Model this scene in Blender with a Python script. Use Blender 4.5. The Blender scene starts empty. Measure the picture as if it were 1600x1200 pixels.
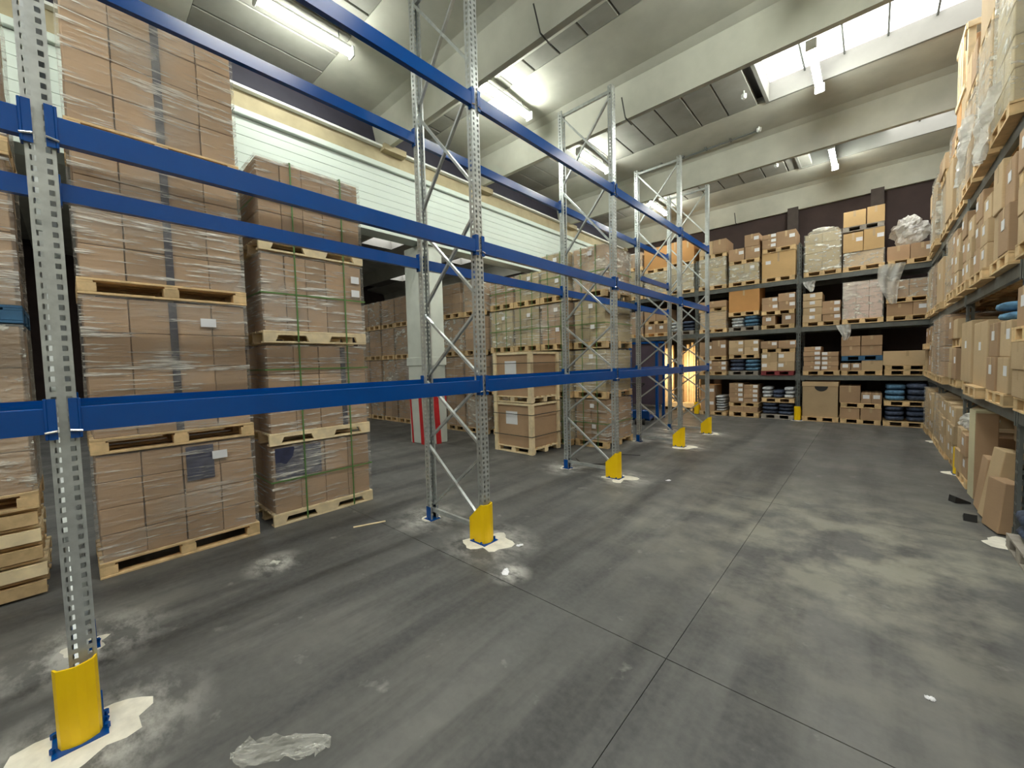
import bpy, math, random
from mathutils import Matrix, Vector, noise as mnoise

# ------------------------------------------------------------------ camera, world, exposure
scene = bpy.context.scene
COL = scene.collection
cam_d = bpy.data.cameras.new('camera')
cam = bpy.data.objects.new('camera', cam_d)
COL.objects.link(cam)
cam_d.sensor_width = 36.0
cam_d.lens = 621.4 / 1600 * 36.0
cam_d.clip_start = 0.05
cam_d.clip_end = 200
_r, _u, _f = (0.742, 0.6699, -0.0256), (-0.0156, 0.0554, 0.9983), (-0.6702, 0.7404, -0.0515)
cam.matrix_world = Matrix(((_r[0], _u[0], -_f[0], 0.0), (_r[1], _u[1], -_f[1], 0.0), (_r[2], _u[2], -_f[2], 1.85), (0, 0, 0, 1)))
scene.camera = cam

world = bpy.data.worlds.new('world')
scene.world = world
world.use_nodes = True
world.node_tree.nodes['Background'].inputs[0].default_value = (0.75, 0.85, 1.0, 1)
world.node_tree.nodes['Background'].inputs[1].default_value = 1.0

LAMP_E = 38.0      # strength of the fluorescent tubes
SKY_E = 2.2        # strength of the backlit skylight panes
scene.view_settings.view_transform = 'Standard'
scene.view_settings.look = 'None'
scene.view_settings.gamma = 1.0
scene.view_settings.use_curve_mapping = False
scene.view_settings.exposure = 1.62
scene.cycles.max_bounces = 8
scene.cycles.diffuse_bounces = 5
scene.cycles.glossy_bounces = 3
scene.cycles.transparent_max_bounces = 12
scene.cycles.sample_clamp_indirect = 4.0
scene.cycles.caustics_reflective = False
scene.cycles.caustics_refractive = False
scene.cycles.use_denoising = True

R = random.Random(11)

# ------------------------------------------------------------------ helpers
class MB:
    """collects quads and triangles for one mesh"""
    def __init__(self):
        self.v = []; self.f = []; self.mi = []; self.sm = False
    def face(self, pts, m=0):
        n = len(self.v); self.v.extend(tuple(p) for p in pts)
        self.f.append(tuple(range(n, n + len(pts)))); self.mi.append(m)
    def hexa(self, p, m=0):
        n = len(self.v); self.v.extend(tuple(q) for q in p)
        for a in ((0, 3, 2, 1), (4, 5, 6, 7), (0, 1, 5, 4), (1, 2, 6, 5), (2, 3, 7, 6), (3, 0, 4, 7)):
            self.f.append(tuple(n + i for i in a)); self.mi.append(m)
    def box(self, x0, x1, y0, y1, z0, z1, m=0):
        self.hexa([(x0, y0, z0), (x1, y0, z0), (x1, y1, z0), (x0, y1, z0), (x0, y0, z1), (x1, y0, z1), (x1, y1, z1), (x0, y1, z1)], m)
        return self
    def bevbox(self, x0, x1, y0, y1, z0, z1, b, m=0):
        """box with chamfered vertical and horizontal edges"""
        n = len(self.v)
        xs, ys, zs = (x0, x1), (y0, y1), (z0, z1)
        idx = {}
        for i in (0, 1):
            for j in (0, 1):
                for k in (0, 1):
                    sx, sy, sz = (1, -1)[i], (1, -1)[j], (1, -1)[k]
                    X, Y, Z = xs[i], ys[j], zs[k]
                    idx[i, j, k] = len(self.v)
                    self.v += [(X, Y + sy * b, Z + sz * b), (X + sx * b, Y, Z + sz * b), (X + sx * b, Y + sy * b, Z)]
        F = lambda *a: (self.f.append(tuple(a)), self.mi.append(m))
        g = lambda i, j, k, a: idx[i, j, k] + a
        F(g(0,0,0,0), g(0,0,1,0), g(0,1,1,0), g(0,1,0,0)); F(g(1,0,0,0), g(1,1,0,0), g(1,1,1,0), g(1,0,1,0))
        F(g(0,0,0,1), g(1,0,0,1), g(1,0,1,1), g(0,0,1,1)); F(g(0,1,0,1), g(0,1,1,1), g(1,1,1,1), g(1,1,0,1))
        F(g(0,0,0,2), g(0,1,0,2), g(1,1,0,2), g(1,0,0,2)); F(g(0,0,1,2), g(1,0,1,2), g(1,1,1,2), g(0,1,1,2))
        for i in (0, 1):
            for j in (0, 1):
                F(g(i,j,0,0), g(i,j,0,1), g(i,j,1,1), g(i,j,1,0))
                F(g(i,0,j,0), g(i,0,j,2), g(i,1,j,2), g(i,1,j,0))
                F(g(0,i,j,1), g(0,i,j,2), g(1,i,j,2), g(1,i,j,1))
                for k in (0, 1):
                    F(g(i,j,k,0), g(i,j,k,1), g(i,j,k,2))
        return self
    def bar(self, a, b, w, h, m=0, up=(0, 0, 1)):
        a, b = Vector(a), Vector(b); d = (b - a).normalized()
        s = d.cross(Vector(up))
        if s.length < 1e-4: s = d.cross(Vector((1, 0, 0)))
        s.normalize(); t = s.cross(d)
        s = s * w / 2; t = t * h / 2
        self.hexa([a - s - t, a + s - t, a + s + t, a - s + t, b - s - t, b + s - t, b + s + t, b - s + t], m)
        return self
    def tube(self, a, b, r, n=8, m=0, cap=True, r2=None):
        a, b = Vector(a), Vector(b); d = (b - a).normalized()
        s = d.cross(Vector((0, 0, 1)))
        if s.length < 1e-3: s = Vector((1, 0, 0))
        s.normalize(); t = d.cross(s)
        r2 = r if r2 is None else r2
        n0 = len(self.v)
        for P, q in ((a, r), (b, r2)):
            for i in range(n):
                an = 2 * math.pi * i / n
                self.v.append(tuple(P + s * (q * math.cos(an)) + t * (q * math.sin(an))))
        for i in range(n):
            j = (i + 1) % n
            self.f.append((n0 + i, n0 + j, n0 + n + j, n0 + n + i)); self.mi.append(m)
        if cap:
            self.f.append(tuple(n0 + i for i in range(n - 1, -1, -1))); self.mi.append(m)
            self.f.append(tuple(n0 + n + i for i in range(n))); self.mi.append(m)
        return self
    def prism(self, pts, ax, a0, a1, m=0):
        """polygon in the two axes other than ax, extruded from a0 to a1"""
        def P(p, a):
            q = list(p); q.insert(ax, a); return tuple(q)
        n0 = len(self.v); n = len(pts)
        self.v += [P(p, a0) for p in pts] + [P(p, a1) for p in pts]
        for i in range(n):
            j = (i + 1) % n
            self.f.append((n0 + i, n0 + j, n0 + n + j, n0 + n + i)); self.mi.append(m)
        self.f.append(tuple(n0 + i for i in range(n - 1, -1, -1))); self.mi.append(m)
        self.f.append(tuple(n0 + n + i for i in range(n))); self.mi.append(m)
        return self
    def mesh(self, name, mats):
        me = bpy.data.meshes.new(name)
        me.from_pydata(self.v, [], self.f)
        if not isinstance(mats, (list, tuple)): mats = [mats]
        for m in mats: me.materials.append(m)
        if len(mats) > 1: me.polygons.foreach_set('material_index', self.mi)
        if self.sm: me.polygons.foreach_set('use_smooth', [True] * len(self.f))
        me.update()
        return me

def fixn(me):
    import bmesh
    bm = bmesh.new(); bm.from_mesh(me); bmesh.ops.recalc_face_normals(bm, faces=bm.faces); bm.to_mesh(me); bm.free()
    return me

def node(name, data=None, parent=None, loc=(0, 0, 0), rot=None):
    o = bpy.data.objects.new(name, data)
    COL.objects.link(o)
    o.location = loc
    if rot is not None: o.rotation_euler = rot
    if parent is not None: o.parent = parent
    return o

def tag(o, label, cat, group=None, kind=None):
    o['label'] = label; o['category'] = cat
    if group: o['group'] = group
    if kind: o['kind'] = kind
    return o

def structure(o):
    o['kind'] = 'structure'; return o

CACHE = {}
def cached(key, fn):
    if key not in CACHE: CACHE[key] = fn()
    return CACHE[key]

# ------------------------------------------------------------------ materials
def nt(name):
    m = bpy.data.materials.new(name); m.use_nodes = True
    t = m.node_tree; t.nodes.clear()
    out = t.nodes.new('ShaderNodeOutputMaterial')
    b = t.nodes.new('ShaderNodeBsdfPrincipled')
    t.links.new(b.outputs[0], out.inputs[0])
    return m, t, b, out

def ramp(t, stops, src=None):
    r = t.nodes.new('ShaderNodeValToRGB'); e = r.color_ramp.elements
    while len(e) < len(stops): e.new(0.5)
    for el, (p, c) in zip(e, stops):
        el.position = p; el.color = (*c, 1) if len(c) == 3 else c
    if src is not None: t.links.new(src, r.inputs[0])
    return r

def noise(t, vec, scale, detail=3, rough=0.55):
    n = t.nodes.new('ShaderNodeTexNoise'); n.inputs['Scale'].default_value = scale
    n.inputs['Detail'].default_value = detail; n.inputs['Roughness'].default_value = rough
    if vec is not None: t.links.new(vec, n.inputs['Vector'])
    return n

def coords(t, kind='Object', scale=None):
    if kind == 'World':
        g = t.nodes.new('ShaderNodeNewGeometry'); s = g.outputs['Position']
    else:
        g = t.nodes.new('ShaderNodeTexCoord'); s = g.outputs[kind]
    if scale is not None:
        mp = t.nodes.new('ShaderNodeMapping'); mp.inputs['Scale'].default_value = scale
        t.links.new(s, mp.inputs['Vector']); s = mp.outputs[0]
    return s

def mixc(t, fac, a, b, mode='MIX'):
    m = t.nodes.new('ShaderNodeMix'); m.data_type = 'RGBA'; m.blend_type = mode
    for sock, v in ((m.inputs['Factor'], fac), (m.inputs[6], a), (m.inputs[7], b)):
        if hasattr(v, 'is_linked') or hasattr(v, 'links'): t.links.new(v, sock)
        elif isinstance(v, tuple): sock.default_value = (*v, 1)
        else: sock.default_value = v
    return m.outputs[2]

def math_(t, op, a, b=None, c=None):
    m = t.nodes.new('ShaderNodeMath'); m.operation = op
    for i, v in enumerate((a, b, c)):
        if v is None: continue
        if isinstance(v, (int, float)): m.inputs[i].default_value = v
        else: t.links.new(v, m.inputs[i])
    return m.outputs[0]

def mapr(t, v, a, b, c=0.0, d=1.0):
    m = t.nodes.new('ShaderNodeMapRange'); m.clamp = True
    for i, x in enumerate((v, a, b, c, d)):
        if isinstance(x, (int, float)): m.inputs[i].default_value = x
        else: t.links.new(x, m.inputs[i])
    return m.outputs[0]

def bump(t, b, h, strength=0.2, dist=0.01):
    n = t.nodes.new('ShaderNodeBump'); n.inputs['Strength'].default_value = strength; n.inputs['Distance'].default_value = dist
    t.links.new(h, n.inputs['Height']); t.links.new(n.outputs[0], b.inputs['Normal'])

def simple(name, col, rough=0.5, metal=0.0, var=0.12, nscale=6.0, space='Object', bumpy=0.0, objvar=0.0, spec=None):
    m, t, b, _ = nt(name)
    v = coords(t, space)
    n = noise(t, v, nscale, 4)
    lo = tuple(max(0, c * (1 - var)) for c in col); hi = tuple(min(1, c * (1 + var)) for c in col)
    c = ramp(t, [(0.3, lo), (0.7, hi)], n.outputs[0]).outputs[0]
    if objvar:
        oi = t.nodes.new('ShaderNodeObjectInfo')
        hsv = t.nodes.new('ShaderNodeHueSaturation')
        t.links.new(mapr(t, oi.outputs['Random'], 0, 1, 1 - objvar, 1 + objvar), hsv.inputs['Value'])
        t.links.new(c, hsv.inputs['Color']); c = hsv.outputs[0]
    t.links.new(c, b.inputs['Base Color'])
    b.inputs['Roughness'].default_value = rough; b.inputs['Metallic'].default_value = metal
    if spec is not None: b.inputs['Specular IOR Level'].default_value = spec
    if bumpy: bump(t, b, n.outputs[0], bumpy, 0.01)
    return m

def emis(name, col, e):
    m = bpy.data.materials.new(name); m.use_nodes = True
    t = m.node_tree; t.nodes.clear()
    o = t.nodes.new('ShaderNodeOutputMaterial'); em = t.nodes.new('ShaderNodeEmission')
    em.inputs[0].default_value = (*col, 1); em.inputs[1].default_value = e
    t.links.new(em.outputs[0], o.inputs[0])
    return m

def cardboard(name, col, objvar=0.14):
    m, t, b, _ = nt(name)
    v = coords(t, 'World')
    n1 = noise(t, v, 2.2, 3); n2 = noise(t, coords(t, 'World', (4, 4, 60)), 3.0, 2)
    c = mixc(t, n1.outputs[0], tuple(x * 0.82 for x in col), tuple(min(1, x * 1.14) for x in col))
    c = mixc(t, mapr(t, n2.outputs[0], 0.45, 0.75, 0, 0.22), c, tuple(x * 0.7 for x in col))
    oi = t.nodes.new('ShaderNodeObjectInfo')
    hsv = t.nodes.new('ShaderNodeHueSaturation')
    t.links.new(mapr(t, oi.outputs['Random'], 0, 1, 1 - objvar, 1 + objvar), hsv.inputs['Value'])
    t.links.new(c, hsv.inputs['Color'])
    t.links.new(hsv.outputs[0], b.inputs['Base Color'])
    b.inputs['Roughness'].default_value = 0.75
    b.inputs['Specular IOR Level'].default_value = 0.25
    bump(t, b, n2.outputs[0], 0.08, 0.005)
    return m

def film_mat(name, haze=0.06, painted_glint=0.5, tint=(0.95, 0.92, 0.86), hscale=(1.3, 1.3, 22), bs=0.9):
    m, t, b, out = nt(name)
    v = coords(t, 'World', hscale)
    n1 = noise(t, v, 1.6, 4, 0.62); n2 = noise(t, coords(t, 'World'), 1.3, 2)
    wob = noise(t, coords(t, 'World', (2.5, 2.5, 9)), 2.0, 3)
    b.inputs['Base Color'].default_value = (*tint, 1)
    b.inputs['Roughness'].default_value = 0.16
    b.inputs['Specular IOR Level'].default_value = 0.9
    h = math_(t, 'ADD', n1.outputs[0], wob.outputs[0])
    bump(t, b, h, bs, 0.06)
    k = mapr(t, n1.outputs[0], 0.53, 0.66, 0, painted_glint)  # glints of the film painted as whiter, more opaque streaks
    k = math_(t, 'MULTIPLY', k, mapr(t, n2.outputs[0], 0.35, 0.57, 0.22, 1))
    patch = noise(t, coords(t, 'World', (1, 1, 1.6)), 0.9, 3)  # broad sheen on the film painted as whiter patches
    fac = math_(t, 'ADD', k, math_(t, 'ADD', mapr(t, patch.outputs[0], 0.5, 0.72, 0, 0.30), haze))
    lw = t.nodes.new('ShaderNodeLayerWeight'); lw.inputs[0].default_value = 0.35
    fac = math_(t, 'ADD', fac, mapr(t, lw.outputs['Facing'], 0.5, 1.0, 0, 0.18))
    tr = t.nodes.new('ShaderNodeBsdfTransparent')
    mx = t.nodes.new('ShaderNodeMixShader')
    t.links.new(fac, mx.inputs[0]); t.links.new(tr.outputs[0], mx.inputs[1]); t.links.new(b.outputs[0], mx.inputs[2])
    t.links.new(mx.outputs[0], out.inputs[0])
    return m

KRAFT = cardboard('kraft_cardboard', (0.435, 0.29, 0.178))
KRAFT_L = cardboard('pale_kraft_cardboard', (0.54, 0.40, 0.245))
ORANGE = cardboard('orange_cardboard', (0.55, 0.29, 0.11), 0.06)
GREENK = cardboard('green_grey_cardboard', (0.47, 0.385, 0.235))
TAN = cardboard('tan_yellow_cardboard', (0.58, 0.39, 0.19), 0.08)
PINK = cardboard('pink_white_board', (0.72, 0.56, 0.50), 0.05)
WOOD = simple('pallet_wood', (0.66, 0.47, 0.25), 0.75, 0, 0.22, 9, 'World', 0.15, 0.22)
WOODB = simple('pale_new_wood', (0.82, 0.67, 0.43), 0.7, 0, 0.15, 8, 'World', 0.1, 0.1)
WOODG = simple('weathered_grey_wood', (0.32, 0.29, 0.25), 0.85, 0, 0.25, 9, 'World', 0.15, 0.15)
WOODR = simple('dark_red_painted_wood', (0.22, 0.035, 0.04), 0.7, 0, 0.2, 9, 'World')
WOODBLUE = simple('blue_painted_wood', (0.03, 0.11, 0.22), 0.7, 0, 0.2, 9, 'World')
FILM = film_mat('stretch_film', 0.09, 0.8)
FILM2 = film_mat('heavy_stretch_film', 0.17, 0.75, (0.92, 0.92, 0.84), (3, 3, 7))
FILMX = film_mat('crumpled_white_film', 0.42, 0.4, (0.86, 0.85, 0.81), (3, 3, 5), 0.35)
LABEL = simple('white_paper', (0.82, 0.82, 0.85), 0.6, 0, 0.03)
STRAP = simple('green_plastic_strap', (0.10, 0.22, 0.06), 0.45)
STRAPB = simple('black_plastic_strap', (0.03, 0.035, 0.03), 0.45)
NAVY = simple('navy_print', (0.035, 0.04, 0.085), 0.4, 0, 0.3, 14)
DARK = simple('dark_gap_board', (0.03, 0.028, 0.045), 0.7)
GALV = simple('galvanised_steel', (0.50, 0.53, 0.53), 0.30, 0.55, 0.16, 14, 'World', 0, 0.0)
BLUE = simple('blue_painted_steel', (0.0006, 0.060, 0.275), 0.17, 0.0, 0.06, 5, 'World')
PIN = simple('bright_steel', (0.85, 0.86, 0.88), 0.2, 0.8, 0.05)
YELLOW = simple('yellow_painted_steel', (1.0, 0.64, 0.0), 0.42, 0.0, 0.04)
RGREY = simple('old_grey_steel', (0.135, 0.145, 0.138), 0.5, 0.2, 0.15, 8, 'World')
MORTAR = simple('pale_mortar', (0.74, 0.71, 0.62), 0.9, 0, 0.12, 12, 'World', 0.4)
BLACKP = simple('black_plastic', (0.02, 0.02, 0.02), 0.5)
WHITEP = simple('white_lamp_housing', (0.75, 0.77, 0.75), 0.45, 0, 0.04)
TEX_B = simple('blue_textile', (0.10, 0.22, 0.36), 0.85, 0, 0.5, 16, 'World', 0.3, 0.25)
TEX_D = simple('dark_blue_textile', (0.055, 0.075, 0.13), 0.7, 0, 0.6, 18, 'World', 0.3, 0.25)
TEX_W = simple('white_grey_textile', (0.55, 0.58, 0.62), 0.8, 0, 0.35, 16, 'World', 0.3, 0.2)
PURPLE = simple('dark_purple_panel', (0.085, 0.06, 0.085), 0.6, 0, 0.2, 3)
RED = simple('red_paint', (0.55, 0.02, 0.025), 0.6, 0, 0.15, 8, 'World')
COLW = simple('white_painted_concrete', (0.60, 0.63, 0.58), 0.75, 0, 0.07, 3, 'World', 0.15)
WALLW = simple('white_wall_paint', (0.57, 0.64, 0.60), 0.65, 0, 0.03, 1.2, 'World', 0.05)
GIRDER = simple('tan_concrete', (0.40, 0.34, 0.22), 0.85, 0, 0.15, 2.5, 'World', 0.2)
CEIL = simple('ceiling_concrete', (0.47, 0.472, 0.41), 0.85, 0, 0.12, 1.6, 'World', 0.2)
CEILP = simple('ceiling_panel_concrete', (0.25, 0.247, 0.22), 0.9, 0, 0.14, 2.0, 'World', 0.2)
DARKW = simple('dark_brown_wall', (0.045, 0.029, 0.027), 0.9, 0, 0.2, 2, 'World')
CONCW = simple('plain_concrete_wall', (0.38, 0.36, 0.30), 0.85, 0, 0.12, 2, 'World', 0.2)
SKYP = emis('skylight_pane', (1.0, 0.98, 0.94), SKY_E)
TUBE = emis('lamp_tube', (0.97, 1.0, 0.90), LAMP_E)
SHAFT = simple('white_shaft_board', (0.19, 0.19, 0.172), 0.7, 0, 0.05, 4, 'World')

RACK_Y = (-0.04, 2.83, 5.72, 8.60, 10.48)
RACK_XF, RACK_XR = -2.96, -3.95

def floor_mat():
    m, t, b, _ = nt('worn_concrete_floor')
    P = coords(t, 'World')
    big = noise(t, P, 0.55, 5, 0.6); mid = noise(t, P, 2.3, 5, 0.6); fine = noise(t, P, 22, 4, 0.6)
    st = noise(t, coords(t, 'World', (2.0, 0.22, 1)), 1.0, 5, 0.6)
    c = ramp(t, [(0.30, (0.072, 0.073, 0.072)), (0.52, (0.115, 0.115, 0.110)), (0.75, (0.19, 0.186, 0.168))], big.outputs[0]).outputs[0]
    c = mixc(t, mapr(t, mid.outputs[0], 0.35, 0.7, 0, 0.55), c, (0.082, 0.082, 0.083))
    c = mixc(t, mapr(t, st.outputs[0], 0.47, 0.60, 0, 0.85), c, (0.050, 0.050, 0.052))
    # worn, paler yellowish patch in the right part of the aisle
    sx = t.nodes.new('ShaderNodeSeparateXYZ'); t.links.new(P, sx.inputs[0])
    dst = t.nodes.new('ShaderNodeVectorMath'); dst.operation = 'DISTANCE'
    t.links.new(P, dst.inputs[0]); dst.inputs[1].default_value = (0.05, 4.9, 0)
    pf = mapr(t, dst.outputs['Value'], 0.5, 2.8, 1, 0)
    pn = noise(t, P, 1.7, 5, 0.65)
    c = mixc(t, math_(t, 'MULTIPLY', pf, mapr(t, pn.outputs[0], 0.42, 0.6, 0, 0.75)), c, (0.31, 0.30, 0.245))
    c = mixc(t, mapr(t, fine.outputs[0], 0.35, 0.75, 0, 0.25), c, (0.18, 0.18, 0.17))
    # white drilling dust lying round the rack feet
    acc = None
    wob = noise(t, coords(t, 'World', (1.0, 1.6, 1)), 3.0, 5, 0.7)
    feet = [(RACK_XF + 0.05, y, 0.55) for y in RACK_Y] + [(RACK_XR, y, 0.52) for y in RACK_Y] + [(-3.5, 9.6, 0.9), (-2.35, 2.5, 0.22), (-4.2, 1.2, 0.3)]
    for x, y, r in feet:
        d = t.nodes.new('ShaderNodeVectorMath'); d.operation = 'DISTANCE'
        t.links.new(P, d.inputs[0]); d.inputs[1].default_value = (x, y, 0)
        k = mapr(t, d.outputs['Value'], 0.05, r, 1, 0)
        acc = k if acc is None else math_(t, 'MAXIMUM', acc, k)
    dust = math_(t, 'MULTIPLY', acc, mapr(t, wob.outputs[0], 0.42, 0.60, 0.05, 1.0))
    c = mixc(t, math_(t, 'MULTIPLY', dust, 0.9), c, (0.55, 0.54, 0.51))
    # small scattered pale flecks
    fl = noise(t, P, 4.0, 4, 0.6)
    c = mixc(t, mapr(t, fl.outputs[0], 0.66, 0.78, 0, 0.55), c, (0.36, 0.355, 0.33))
    t.links.new(c, b.inputs['Base Color'])
    t.links.new(mapr(t, mid.outputs[0], 0.3, 0.7, 0.42, 0.65), b.inputs['Roughness'])
    b.inputs['Specular IOR Level'].default_value = 0.35
    bump(t, b, fine.outputs[0], 0.12, 0.004)
    return m
FLOORM = floor_mat()

# ------------------------------------------------------------------ the setting
XW, XE = -26.0, 2.6          # far side of the next hall, right wall
YS, YN = -9.0, 15.5          # wall behind the camera, back wall
fl = structure(node('floor', MB().box(XW - 0.2, XE + 0.2, YS - 0.2, YN + 3.2, -0.25, -0.06).mesh('floor', DARK)))
xj = [XW - 0.1, -15.1, -7.9, -0.916, XE + 0.1]
yj = [YS - 0.1, -4.62, -1.08, 2.37, 5.86, 9.35, 12.84, YN + 3.1]
for i in range(len(xj) - 1):
    for j in range(len(yj) - 1):
        g, gx = (0.0035 if j in (2, 3) else .002), 0.0022
        node('floor_slab', MB().box(xj[i] + gx, xj[i + 1] - gx, yj[j] + g, yj[j + 1] - g, -0.06, 0.0).mesh('floor_slab', FLOORM), fl)

wb = structure(node('wall_back', None))
m = MB().box(XW, -6.4, YN, YN + 0.2, 0, 7.6).box(-4.45, XE, YN, YN + 0.2, 0, 7.6).box(-6.4, -4.45, YN, YN + 0.2, 2.75, 7.6)
node('wall_panel', m.mesh('wall_back', DARKW), wb)
m = MB().box(-7.6, -7.4, YN + 0.2, YN + 2.6, 0, 3.0).box(-3.6, -3.4, YN + 0.2, YN + 2.6, 0, 3.0).box(-7.6, -3.4, YN + 2.6, YN + 2.8, 0, 3.0).box(-7.6, -3.4, YN + 0.2, YN + 2.8, 3.0, 3.2)
node('side_room_shell', m.mesh('side_room_shell', CONCW), wb)
m = MB()
for x in (-1.9, 0.05, 1.6):
    m.box(x - 0.14, x + 0.14, YN - 0.12, YN, 0, 7.2)
node('wall_pilaster', m.mesh('wall_pilaster', simple('grey_brown_concrete', (0.065, 0.052, 0.047), 0.9)), wb)
structure(node('wall_right', MB().box(XE, XE + 0.2, YS, YN, 0, 7.6).mesh('wall_right', CONCW)))
structure(node('wall_behind', MB().box(XW, XE, YS - 0.2, YS, 0, 7.6).mesh('wall_behind', CONCW)))
structure(node('wall_left', MB().box(XW - 0.2, XW, YS, YN, 0, 7.6).mesh('wall_left', DARKW)))

# white lintel wall over the openings to the next hall, built up from long boards
lw_ = structure(node('trim_1', MB().box(-7.95, -7.56, YS, YN, 4.62, 5.96).mesh('lintel_core', WALLW)))
lw_['label'] = 'white horizontally boarded lintel wall above the openings on the left'
nb = 9; z0, z1 = 4.60, 5.88
for k in range(nb):
    a = z0 + (z1 - z0) * k / nb; b_ = z0 + (z1 - z0) * (k + 1) / nb
    off = R.uniform(-0.004, 0.004)
    node('plank', MB().bevbox(-7.56, -7.5 + off, YS, YN, a + 0.002, b_ - 0.0015, 0.003).mesh('plank', WALLW), lw_)
node('cap_rail', MB().bevbox(-7.95, -7.43, YS, YN, 5.885, 5.99, 0.01).mesh('cap_rail', WALLW), lw_)
gd = structure(node('trim_2', MB().box(-8.0, -7.62, YS, YN, 5.99, 6.42).mesh('girder', GIRDER)))
node('ledge_rail', MB().box(-7.62, -7.52, YS, YN, 6.36, 6.40).mesh('ledge_rail', WHITEP), gd)
node('painted_gap_shade', MB().box(-8.0, -7.9, YS, YN, 6.42, 7.3).mesh('shadow_gap', DARK), gd)  # dark sheet painted in for the shade of the openings above the girder

# roof: precast beams with wings, panels between, skylight shafts
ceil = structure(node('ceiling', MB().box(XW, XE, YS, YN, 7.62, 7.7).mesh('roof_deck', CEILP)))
BY = [-7.5, -3.5, 0.55, 4.655, 7.28, 11.30, 15.40]
def beam_profile(yb):
    return [(yb, 6.40), (yb + .10, 6.40), (yb + .14, 6.46), (yb + .34, 7.04), (yb + .9, 7.12), (yb + .9, 7.26), (yb - 1.35, 7.26), (yb - 1.35, 7.13), (yb - .28, 7.05), (yb - .13, 6.98)]
for yb in BY:
    me = fixn(MB().prism([(y, z) for y, z in beam_profile(yb)], 0, -7.95, XE).mesh('roof_beam', CEIL))
    node('roof_beam', me, ceil)
    me = fixn(MB().prism([(y, z) for y, z in beam_profile(yb)], 0, XW, -8.0).mesh('roof_beam', CEIL))
    node('roof_beam', me, ceil)
    node('bearing_pad', MB().box(-7.9, -7.45, yb - .12, yb + .4, 6.3, 6.42).mesh('bearing_pad', GIRDER), ceil)
nsky = 0
for i in range(len(BY) - 1):
    ya, yb = BY[i] + 0.9, BY[i + 1] - 1.35
    sky = (i in (0, 1, 2, 4, 5))  # first three bays: unseen skylights added to even out the lighting
    xs_end = -1.73 if i == 4 else -1.62
    wide = yb - ya
    if wide < 0.6: sky = False
    x = -7.9
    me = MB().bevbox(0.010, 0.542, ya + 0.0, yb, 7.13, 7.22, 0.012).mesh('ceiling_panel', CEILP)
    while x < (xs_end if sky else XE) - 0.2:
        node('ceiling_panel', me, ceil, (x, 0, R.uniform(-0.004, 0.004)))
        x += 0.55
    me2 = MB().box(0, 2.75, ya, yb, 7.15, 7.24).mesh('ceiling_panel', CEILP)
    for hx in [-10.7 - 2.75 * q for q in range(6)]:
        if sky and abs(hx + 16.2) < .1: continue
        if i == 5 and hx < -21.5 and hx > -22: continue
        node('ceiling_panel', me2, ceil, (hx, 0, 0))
    def skylight(xa, xb, step, first=None):
        global nsky
        nsky += 1
        w = structure(node('window_%d' % nsky, None))
        y0, y1 = ya + 0.05, yb - 0.02
        m = MB().box(xa - .06, xa, y0, y1, 7.10, 7.55).box(xb, xb + .06, y0, y1, 7.10, 7.55)
        m.box(xa - .06, xb + .06, y0 - .05, y0, 7.10, 7.55).box(xa - .06, xb + .06, y1, y1 + .05, 7.10, 7.55)
        node('shaft_lining', m.mesh('shaft_lining', SHAFT), w)
        n = max(1, int(round((xb - xa) / step)))
        for k in range(n):
            p0 = xa + (xb - xa) * k / n; p1 = xa + (xb - xa) * (k + 1) / n
            if first is not None and p0 < first:
                node('blind_panel', MB().box(p0, p1, y0, y1, 7.47, 7.49).mesh('blind_panel', RGREY), w); continue
            node('pane', MB().box(p0 + 0.012, p1 - 0.012, y0 + .01, y1 - .01, 7.47, 7.48).mesh('pane', SKYP), w)
            node('mullion', MB().box(p1 - 0.014, p1 + 0.014, y0, y1, 7.42, 7.50).mesh('mullion', RGREY), w)
        node('glazing_rail', MB().box(xa, xb, y0, y0 + 0.16, 7.43, 7.465).mesh('glazing_rail', RGREY), w)
        return w
    if sky:
        skylight(xs_end + 0.08, XE - 0.1, 0.62, -.3 if i == 5 else None)
        skylight(-16.1, -13.6, 0.62)
        if i == 5: skylight(-21.6, -19.05, 0.62)

# striped column
colm = node('concrete_column', MB().bevbox(-8.30, -7.56, 5.45, 6.0, 0, 4.6, 0.02).mesh('concrete_column', COLW))
tag(colm, 'white concrete column with red hazard stripes on its lower part', 'column')
def stripe_mb(face):
    out = []
    if face == 'x':       # on the aisle side (+x)
        for y, w in ((5.66, .14),):
            out.append([(-7.555, y, 0), (-7.555, y + w, 0), (-7.555, y + w - .07, 1.5), (-7.555, y - .09, 1.5)])
        out.append([(-7.555, 5.985, .9), (-7.555, 5.985, 1.0), (-7.555, 5.985, 1.5), (-7.555, 5.84, 1.5)])
    else:
        for x, w in ((-8.22, .07), (-7.86, .13)):
            out.append([(x, 5.445, 0.0), (x + w, 5.445, 0.0), (x + w - .09, 5.445, 1.5), (x - .09 + .02, 5.445, 1.5)])
    return out
for face in 'xy':
    for q in stripe_mb(face):
        m = MB(); n = Vector((0.004, 0, 0)) if face == 'x' else Vector((0, -0.004, 0))
        a = [Vector(p) for p in q]
        m.hexa([a[0], a[1], a[2], a[3], a[0] + n, a[1] + n, a[2] + n, a[3] + n])
        node('red_stripe', fixn(m.mesh('red_stripe', RED)), colm)
node('column_collar', MB().bevbox(-8.33, -7.54, 5.43, 6.02, 1.85, 2.05, 0.01).mesh('column_collar', COLW), colm)
for yy in (-3.3,):
    c2 = node('concrete_column', MB().bevbox(-8.30, -7.56, yy, yy + .55, 0, 4.6, 0.02).mesh('concrete_column', COLW))
    tag(c2, 'plain white concrete column behind the wrapped pallets at far left', 'column')

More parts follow.
